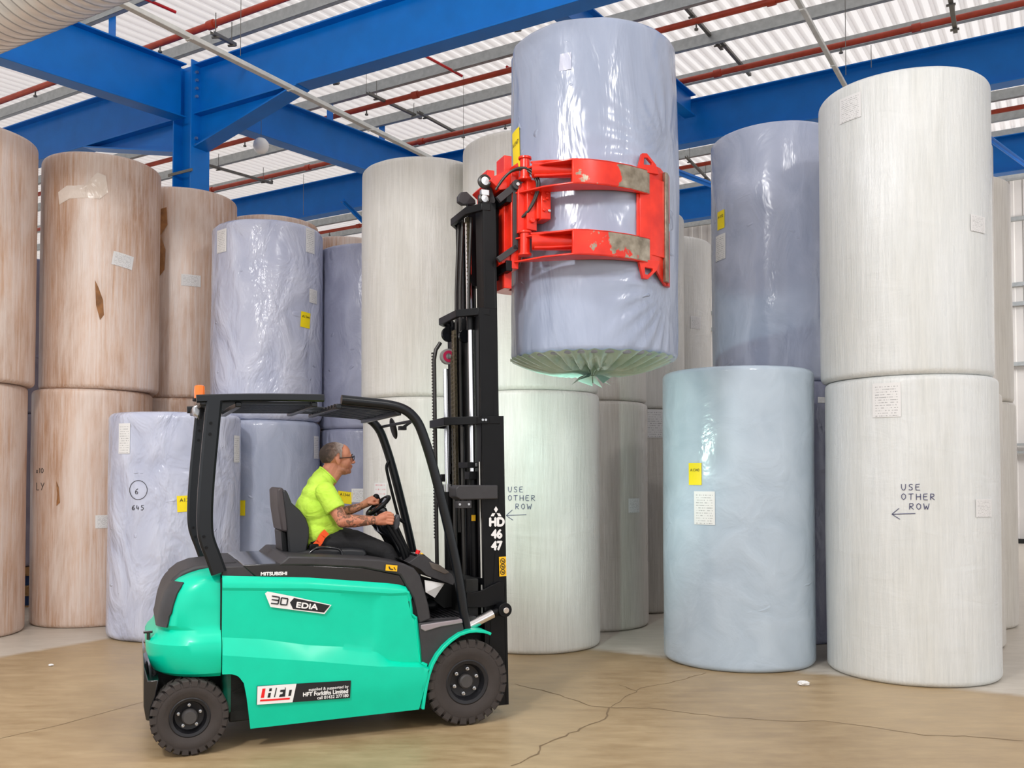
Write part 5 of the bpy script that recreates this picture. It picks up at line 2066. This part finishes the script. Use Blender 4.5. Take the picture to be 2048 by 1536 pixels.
# seat belt sticker
st_ = quad_print([(772, 1129), (795, 1131), (794, 1143), (771, 1141)], 0.572, 'warning_sticker', M_yellow2)
b2 = MB()
line_px([(778, 1133), (780, 1138), (786, 1139)], 0.575, 0.008, b2)
line_px([(788, 1134), (791, 1140)], 0.575, 0.005, b2)
b2.build('sticker_symbol', M_ink, FT)
# mast lettering
MS = 0.429
for (s_, py, size) in (('HD', 1052, 0.088), ('46', 1076, 0.088), ('47', 1099.5, 0.088)):
    side_text(s_, 993.5, py, MS, size, M_white, 'mast_lettering', bold=0.005, align='CENTER', sx=0.95)
dm = MB()
for q in ([(992, 1012.5), (996, 1019), (992, 1025.5), (988, 1019)], [(984.5, 1026.5), (990.5, 1026.5), (987.5, 1032.5), (981.5, 1032.5)], [(993.5, 1026.5), (999.5, 1026.5), (1003, 1032.5), (997, 1032.5)]):
    dm.prism([fk(a, b, MS) for a, b in q], MS - 0.002, MS)
dm.build('mast_emblem', M_white, FT)
ws = quad_print([(998, 1114), (1012, 1113), (1013, 1152), (999, 1153)], MS, 'warning_sticker', M_yellow2)
sy = MB()
for py in (1122, 1133, 1144):
    c0 = on_side(1005.5, py, MS + 0.002)
    sy.tube([c0 + Vector((0.018 * math.cos(t * math.pi / 10), 0, 0.018 * math.sin(t * math.pi / 10))) for t in range(20)], 0.0025, 5, closed=True)
    sy.bar(c0 + Vector((-0.008, 0, 0.006)), c0 + Vector((0.004, 0, -0.008)), 0.006, 0.003, up=(0, 1, 0))
    sy.bar(c0 + Vector((0.004, 0, -0.008)), c0 + Vector((0.01, 0, 0.004)), 0.004, 0.003, up=(0, 1, 0))
sy.build('sticker_symbols', M_ink, FT)
ws = quad_print([(943, 1030), (951, 1030), (951, 1042), (943, 1042)], 0.30, 'small_sticker', M_yellow2)

# paperwork tucked under the dash
pm = MB()
pq = [on_side(849, 1160, 0.40), on_side(888, 1167, 0.34), on_side(869, 1195, 0.36), on_side(851, 1184, 0.42)]
pm.add(pq + [p + Vector((0.004, 0.004, -0.003)) for p in pq], [(0, 1, 2, 3), (7, 6, 5, 4), (0, 4, 5, 1), (1, 5, 6, 2), (2, 6, 7, 3), (3, 7, 4, 0)])
pp_ = pm.build('paperwork', M_white)
pp_.matrix_world = Matrix.Translation(FO) @ Matrix.Rotation(TH, 4, 'Z')
tag(pp_, 'folded white paperwork hanging under the forklift dashboard', 'paper')

# ---------------------------------------------------------------- the driver
PR = empty('person', FO, TH)
tag(PR, 'person in lime T-shirt and black trousers sitting in the cab, both hands on the controls', 'person')


def remesh(mb, name, mat, vox, parent=PR, it=4):
    o = mb.build(name, mat, parent)
    r = o.modifiers.new('skin', 'REMESH')
    r.mode = 'VOXEL'
    r.voxel_size = vox
    r.use_smooth_shade = True
    s = o.modifiers.new('soft', 'SMOOTH')
    s.iterations = it
    s.factor = 0.5
    return o


def skin_mat():
    t = NT('skin')
    v = t.coords()
    sp = t.n('ShaderNodeSeparateXYZ')
    t.l(v, sp.inputs[0])
    base = t.ramp(t.noise(v, 14, 4), [(0.3, srgb(190, 120, 92)), (0.7, srgb(214, 148, 118))])
    # tattooed forearms
    tn = t.noise(v, 26, 3, 0.6, 1.6)
    k = t.ramp(tn, [(0.46, (0, 0, 0)), (0.54, (1, 1, 1))])
    lim = t.math('MULTIPLY', t.math('LESS_THAN', sp.outputs[2], 1.535), t.math('LESS_THAN', sp.outputs[0], 1.27))
    lim = t.math('MULTIPLY', lim, t.math('GREATER_THAN', sp.outputs[0], 0.99))
    k = t.math('MULTIPLY', t.math('MULTIPLY', k, lim), 0.72)
    col = t.mix(k, base, srgb(70, 62, 50))
    # stubble on the jaw
    cl = lambda q: t.math('MINIMUM', t.math('MAXIMUM', q, 0.0), 1.0)
    lump = t.math('MULTIPLY', t.math('SUBTRACT', t.noise(v, 22, 3), 0.5), 0.05)
    zz = t.math('ADD', sp.outputs[2], lump)
    jaw_ = cl(t.math('MULTIPLY', t.math('SUBTRACT', 1.835, zz), 22))
    jaw_ = t.math('MULTIPLY', jaw_, cl(t.math('MULTIPLY', t.math('SUBTRACT', t.math('ADD', sp.outputs[0], lump), 1.035), 22)))
    jaw_ = t.math('MULTIPLY', jaw_, cl(t.math('MULTIPLY', t.math('SUBTRACT', zz, 1.735), 30)))
    jn = t.ramp(t.noise(v, 120, 2), [(0.35, (0.15,) * 3), (0.6, (0.5,) * 3)])
    col = t.mix(t.math('MULTIPLY', jaw_, jn), col, srgb(110, 90, 74))
    t.l(col, t.b.inputs['Base Color'])
    t.set(Roughness=0.45)
    t.b.inputs['Subsurface Weight'].default_value = 0.06
    t.b.inputs['Subsurface Radius'].default_value = (0.02, 0.008, 0.004)
    return t.m


def cloth_mat(name, c1, c2, amt=0.5, rough=0.8):
    t = NT(name)
    v = t.coords()
    n1 = t.noise(t.coords((1, 1, 1.6)), 7, 4, 0.55, 0.9)
    t.l(t.ramp(n1, [(0.3, c1), (0.7, c2)]), t.b.inputs['Base Color'])
    h = t.math('ADD', n1, t.math('MULTIPLY', t.noise(v, 300, 2), 0.05))
    t.bump(h, amt, 0.015)
    t.set(Roughness=rough)
    return t.m


M_skin = skin_mat()
M_shirt = cloth_mat('lime_cotton', srgb(182, 226, 62), srgb(200, 238, 88), 0.9)
M_trouser = cloth_mat('black_cotton', srgb(17, 17, 19), srgb(30, 30, 33), 0.7)


def V(x, s, z):
    return Vector((x, -s, z))


HC = Vector((1.055, 0, 1.875))   # head centre


def head(m):
    c = HC
    m.ell(c + Vector((-0.022, 0, 0.022)), 0.108, 0.078, 0.088)                    # skull
    m.ell(c + Vector((0.03, 0, 0.022)), 0.066, 0.068, 0.08)
    m.ell(c + Vector((0.055, 0, 0.012)), 0.045, 0.058, 0.055)                   # brow
    m.ell(c + Vector((0.040, 0, -0.042)), 0.062, 0.062, 0.062)                   # cheeks
    m.ell(c + Vector((0.060, 0.034, -0.026)), 0.03, 0.024, 0.024)
    m.ell(c + Vector((0.060, -0.034, -0.026)), 0.03, 0.024, 0.024)
    m.ell(c + Vector((0.048, 0, -0.088)), 0.052, 0.045, 0.036)                   # jaw
    m.ell(c + Vector((0.020, 0, -0.085)), 0.06, 0.056, 0.034)
    m.ell(c + Vector((0.082, 0, -0.100)), 0.02, 0.022, 0.017)                    # chin
    m.cap(c + Vector((0.094, 0, 0.006)), 0.009, c + Vector((0.121, 0, -0.030)), 0.011)   # nose
    m.ell(c + Vector((0.112, 0, -0.034)), 0.014, 0.017, 0.009)
    m.ell(c + Vector((0.100, 0, -0.058)), 0.011, 0.022, 0.006)                   # lips
    m.ell(c + Vector((0.098, 0, -0.071)), 0.011, 0.020, 0.006)
    for sg in (1, -1):                                                            # ears, brow ridges
        m.ell(c + Vector((-0.012, sg * 0.078, -0.020)), 0.019, 0.008, 0.030, Matrix.Rotation(R2(-12), 4, 'Y'), n=16, m=10)
        m.ell(c + Vector((-0.008, sg * 0.076, -0.042)), 0.010, 0.008, 0.013, n=12, m=8)
        m.ell(c + Vector((0.092, sg * 0.030, 0.020)), 0.010, 0.020, 0.006)
    # neck
    m.cap(V(0.955, 0, 1.70), 0.066, HC + Vector((-0.035, 0, -0.055)), 0.058)
    m.cap(V(0.985, 0, 1.70), 0.056, HC + Vector((0.0, 0, -0.08)), 0.052)


def finger(m, P, r0, r1):
    n = len(P) - 1
    for i in range(n):
        ra = r0 + (r1 - r0) * i / n
        rb = r0 + (r1 - r0) * (i + 1) / n
        m.cap(P[i], ra, P[i + 1], rb, n=10)


bm_ = MB()
head(bm_)
bm_.cap(V(0.93, 0.17, 1.615), 0.06, V(0.93, -0.17, 1.615), 0.06)         # shoulders under the shirt
bm_.cap(V(0.94, 0.0, 1.66), 0.055, V(0.90, 0, 1.45), 0.11)
# near (right) arm: down to the elbow, forward to the control paddle
S1, E1, W1, H1_ = V(0.935, 0.20, 1.62), V(1.035, 0.275, 1.425), V(1.285, 0.25, 1.428), V(1.365, 0.235, 1.436)
bm_.cap(S1, 0.056, S1.lerp(E1, .5), 0.052)
bm_.cap(S1.lerp(E1, .5), 0.052, E1, 0.044)
bm_.cap(E1, 0.046, E1.lerp(W1, .35), 0.047)
bm_.cap(E1.lerp(W1, .35), 0.047, W1, 0.029)
# palm block, back of the hand to the camera
bm_.cap(W1, 0.028, H1_ + Vector((-0.02, 0, 0.012)), 0.030)
bm_.cap(W1 + Vector((0.01, 0, -0.012)), 0.026, H1_ + Vector((-0.015, 0, -0.022)), 0.026)
for i, (dz, ln) in enumerate(((0.034, 0.034), (0.013, 0.038), (-0.009, 0.036), (-0.030, 0.030))):
    k0 = H1_ + Vector((0.0, -0.018, dz))
    k1 = k0 + Vector((ln, -0.004, -0.004))
    k2 = k1 + Vector((0.010, 0.027, -0.004))
    k3 = k2 + Vector((-0.018, 0.014, -0.002))
    finger(bm_, [k0, k1, k2, k3], 0.0125, 0.0085)
finger(bm_, [W1 + Vector((0.03, 0.02, 0.03)), H1_ + Vector((0.0, 0.026, 0.042)), H1_ + Vector((0.034, 0.03, 0.040))], 0.014, 0.009)
# far (left) arm to the spinner knob
S2, E2, W2 = V(0.95, -0.20, 1.62), V(1.07, -0.27, 1.44), V(1.265, -0.165, 1.512)
KN = c_ + kp
H2_ = KN + Vector((-0.060, 0.004, -0.008))
bm_.cap(S2, 0.056, S2.lerp(E2, .5), 0.052)
bm_.cap(S2.lerp(E2, .5), 0.052, E2, 0.044)
bm_.cap(E2, 0.045, E2.lerp(W2, .35), 0.045)
bm_.cap(E2.lerp(W2, .35), 0.045, W2, 0.028)
bm_.cap(W2, 0.027, H2_ + Vector((0, 0.012, 0.008)), 0.026)
bm_.cap(W2, 0.026, H2_ + Vector((0, -0.02, -0.01)), 0.022)
bm_.cap(H2_ + Vector((-0.01, 0, 0)), 0.022, KN + Vector((-0.024, 0, -0.012)), 0.019)
for i, (ds, dz, ln) in enumerate(((0.022, 0.022, 0.045), (0.006, 0.024, 0.05), (-0.012, 0.016, 0.048), (-0.026, 0.002, 0.040))):
    k0 = H2_ + Vector((0.0, ds, dz))
    k1 = k0 + Vector((ln * 0.62, 0, 0.012))
    k2 = k1 + Vector((ln * 0.5, -0.004, -0.012))
    k3 = k2 + Vector((0.004, -0.004, -0.020))
    finger(bm_, [k0, k1, k2, k3], 0.0115, 0.008)
finger(bm_, [H2_ + Vector((-0.02, -0.028, -0.012)), H2_ + Vector((0.018, -0.038, -0.020)), H2_ + Vector((0.05, -0.028, -0.018))], 0.013, 0.009)
# hips and legs inside the trousers
bm_.cap(V(0.90, 0.05, 1.45), 0.11, V(0.92, 0.04, 1.30), 0.10)
for sg in (1, -1):
    bm_.cap(V(0.95, 0.09 * sg, 1.27), 0.07, V(1.38, 0.15 * sg, 1.18), 0.05)
    bm_.cap(V(1.38, 0.15 * sg, 1.18), 0.05, V(1.60, 0.14 * sg, 0.84), 0.04)
body = remesh(bm_, 'body', M_skin, 0.0042, it=3)

# shirt
sm = MB()
sm.ell(V(0.895, 0, 1.60), 0.10, 0.175, 0.10, Matrix.Rotation(R2(20), 4, 'Y'))
sm.ell(V(0.895, 0, 1.50), 0.145, 0.185, 0.15)
sm.ell(V(0.93, 0, 1.415), 0.155, 0.18, 0.13)
sm.ell(V(0.945, 0, 1.365), 0.15, 0.175, 0.10)
sm.cap(V(0.90, 0.08, 1.34), 0.105, V(0.90, -0.08, 1.34), 0.105)
sm.cap(V(0.885, 0.07, 1.29), 0.09, V(0.885, -0.07, 1.29), 0.09)
sm.cap(V(0.93, 0.15, 1.625), 0.068, V(0.94, -0.15, 1.625), 0.068)
sm.cap(V(0.955, 0.04, 1.665), 0.062, V(0.955, -0.04, 1.665), 0.062)
sm.cap(V(0.94, 0.03, 1.70), 0.05, V(0.94, -0.03, 1.70), 0.05)
for (S_, E_) in ((S1, E1), (S2, E2)):
    d = (E_ - S_)
    q = S_ + d * 0.50
    sm.cap(S_ - d * 0.05, 0.074, S_ + d * 0.3, 0.072)
    t_ = d.normalized()
    rot = t_.to_track_quat('Z', 'Y').to_matrix().to_4x4()
    sm.lathe([(0.0, 0), (0.070, 0), (0.074, 0.03), (0.071, d.length * 0.42), (0.0, d.length * 0.42)], 20, Matrix.Translation(S_ + d * 0.18) @ rot)
a0, a1 = V(0.905, 0, 1.672), V(0.982, 0, 1.748)
sm.lathe([(0, 0), (0.05, 0), (0.082, 0.035), (0.084, 0.06), (0.080, (a1 - a0).length), (0, (a1 - a0).length)], 28, Matrix.Translation(a0) @ (a1 - a0).to_track_quat('Z', 'Y').to_matrix().to_4x4())
sm.cap(V(0.915, 0.05, 1.68), 0.075, V(0.915, -0.05, 1.68), 0.075)
shirt = remesh(sm, 'shirt', M_shirt, 0.006, it=4)
# collar ring
cc = V(0.984, 0, 1.750)
ringp = []
for k in range(28):
    a = 2 * math.pi * k / 28
    p = Vector((0.078 * math.cos(a), 0.076 * math.sin(a), 0))
    ringp.append(cc + Matrix.Rotation(R2(45), 3, 'Y') @ p)
MB().tube(ringp, 0.0075, 8, closed=True).build('collar', M_shirt, PR, smooth=60)

# trousers
tm = MB()
tm.cap(V(0.90, 0.07, 1.285), 0.098, V(0.90, -0.07, 1.285), 0.098)
tm.cap(V(0.94, 0.08, 1.28), 0.09, V(1.0, 0.08, 1.27), 0.088)
for sg in (1, -1):
    tm.cap(V(0.95, 0.085 * sg, 1.27), 0.092, V(1.15, 0.12 * sg, 1.272), 0.086)
    tm.cap(V(1.15, 0.12 * sg, 1.272), 0.086, V(1.375, 0.15 * sg, 1.19), 0.068)
    tm.cap(V(1.375, 0.15 * sg, 1.19), 0.068, V(1.50, 0.145 * sg, 0.98), 0.064)
    tm.cap(V(1.50, 0.145 * sg, 0.98), 0.064, V(1.58, 0.14 * sg, 0.85), 0.056)
remesh(tm, 'trousers', M_trouser, 0.007, it=4)
for sg in (1, -1):
    m = MB().cap(V(1.58, 0.14 * sg, 0.79), 0.042, V(1.74, 0.15 * sg, 0.782), 0.036)
    m.v = [Vector((p.x, p.y, max(p.z, 0.75))) for p in m.v]
    m.build('shoe', M_black, PR, smooth=60)
# orange lap belt and buckle
bp_ = [fk(a, b, 0.185) for a, b in ((628, 1094), (637, 1085), (644, 1072), (652, 1064))]
P = [Vector((x, -0.185 - 0.012, z)) for x, z in bp_]
m = MB()
for a, b in zip(P, P[1:]):
    m.bar(a, b + (b - a) * 0.1, 0.048, 0.004, up=(0, 1, 0))
m.build('lap_belt', M_belt, PR)
x, z = fk(628, 1091, 0.2)
MB().box(x - 0.035, x + 0.03, -0.225, -0.19, z - 0.035, z + 0.012).build('belt_buckle', M_black, PR, bevel=0.008)

# hair: close cropped cap over the skull
t = NT('cropped_hair')
v = t.coords()
sp = t.n('ShaderNodeSeparateXYZ')
t.l(v, sp.inputs[0])
g = t.math('ADD', t.math('MULTIPLY', t.math('SUBTRACT', sp.outputs[0], 1.0), 7.0), t.noise(v, 40, 5, 0.7))
t.l(t.ramp(g, [(0.25, srgb(52, 40, 34)), (0.6, srgb(110, 90, 80)), (0.98, srgb(168, 156, 150))]), t.b.inputs['Base Color'])
t.bump(t.noise(v, 260, 3), 0.8, 0.004)
t.set(Roughness=0.75)
hm = MB()
hc = HC + Vector((-0.022, 0, 0.022))
n_, m_ = 120, 80
vs, fs = [], []
keep = {}
for i in range(m_ + 1):
    a = math.pi * i / m_
    for k in range(n_):
        b = 2 * math.pi * k / n_
        vs.append(hc + Vector((0.1135 * math.sin(a) * math.cos(b), 0.083 * math.sin(a) * math.sin(b), 0.0935 * math.cos(a))))


def in_hair(p):
    q = p - hc
    zmin = -0.062 if q.x < -0.04 else (-0.062 + (q.x + 0.04) * 1.35)
    if q.x > 0.015:
        zmin = 0.012 + (q.x - 0.015) * 1.2
        if abs(q.y) > 0.06 and q.x < 0.045:
            zmin = -0.03
    if -0.015 < q.x < 0.03 and abs(q.y) > 0.06:
        zmin = max(zmin, -0.022 if q.x > 0.01 else -0.015)
    return q.z > zmin and q.x < 0.078


for i in range(m_):
    for k in range(n_):
        l = (k + 1) % n_
        f = [i * n_ + k, (i + 1) * n_ + k, (i + 1) * n_ + l, i * n_ + l]
        if all(in_hair(vs[j]) for j in f):
            fs.append(f)
ho = hm.add(vs, fs).build('hair', t.m, PR, smooth=80)
bm2 = bmesh.new()
bm2.from_mesh(ho.data)
bmesh.ops.delete(bm2, geom=[v_ for v_ in bm2.verts if not v_.link_faces], context='VERTS')
bm2.to_mesh(ho.data)
bm2.free()
sf = ho.modifiers.new('soft', 'SMOOTH')
sf.iterations = 8
sf.factor = 0.5
so = ho.modifiers.new('thick', 'SOLIDIFY')
so.thickness = 0.008
so.offset = -1

# glasses
gl = MB()
for sg in (1, -1):
    gl.tube([HC + Vector((0.107, sg * 0.058, 0.006)), HC + Vector((0.06, sg * 0.074, 0.002)), HC + Vector((-0.005, sg * 0.082, -0.004)), HC + Vector((-0.02, sg * 0.08, -0.014))], 0.0028, 6)
    rr = []
    for k in range(20):
        a = 2 * math.pi * k / 20
        rr.append(HC + Vector((0.111 + 0.003 * math.sin(a), sg * 0.032 + 0.024 * math.cos(a), -0.002 + 0.018 * math.sin(a))))
    gl.tube(rr, 0.0026, 6, closed=True)
gl.tube([HC + Vector((0.112, 0.009, 0.004)), HC + Vector((0.116, 0, 0.006)), HC + Vector((0.112, -0.009, 0.004))], 0.0025, 6)
gl.build('glasses', M_ink, PR, smooth=60)
for sg in (1, -1):
    MB().ell(HC + Vector((0.079, sg * 0.031, -0.002)), 0.010, 0.011, 0.009).build('eye', M_white, PR, smooth=80)
    MB().ell(HC + Vector((0.0865, sg * 0.031, -0.002)), 0.004, 0.006, 0.006).build('iris', M_ink, PR, smooth=80)
    MB().tube([HC + Vector((0.100, sg * 0.012, 0.022)), HC + Vector((0.104, sg * 0.03, 0.027)), HC + Vector((0.092, sg * 0.052, 0.022))], 0.004, 6).build('eyebrow', M_ink, PR, smooth=60)

# ---------------------------------------------------------------- groups of like things
for o in list(COL.objects):
    if o.parent or 'category' not in o.keys():
        continue
    c = o['category']
    if c == 'paper roll' and 'held' not in o['label'].split()[:7]:
        mname = o.data.materials[0].name
        o['group'] = ('brown paper rolls stacked at the left' if 'brown' in mname else
                      'white wrapped rolls stacked in rows' if 'stretch' in mname else 'blue and pale film wrapped rolls')
    elif c in ('steel beam', 'pipe', 'hanger', 'wire', 'brace', 'cable tray', 'pallet', 'paper scrap'):
        o['group'] = {'steel beam': 'blue roof beams', 'pipe': 'red pipes under the roof', 'hanger': 'dark channel hangers under the purlins',
                      'wire': 'thin hanging wires', 'brace': 'blue diagonal braces', 'cable tray': 'cable trays under the beams',
                      'pallet': 'pallets under the grey blue roll', 'paper scrap': 'white scraps on the floor'}[c]
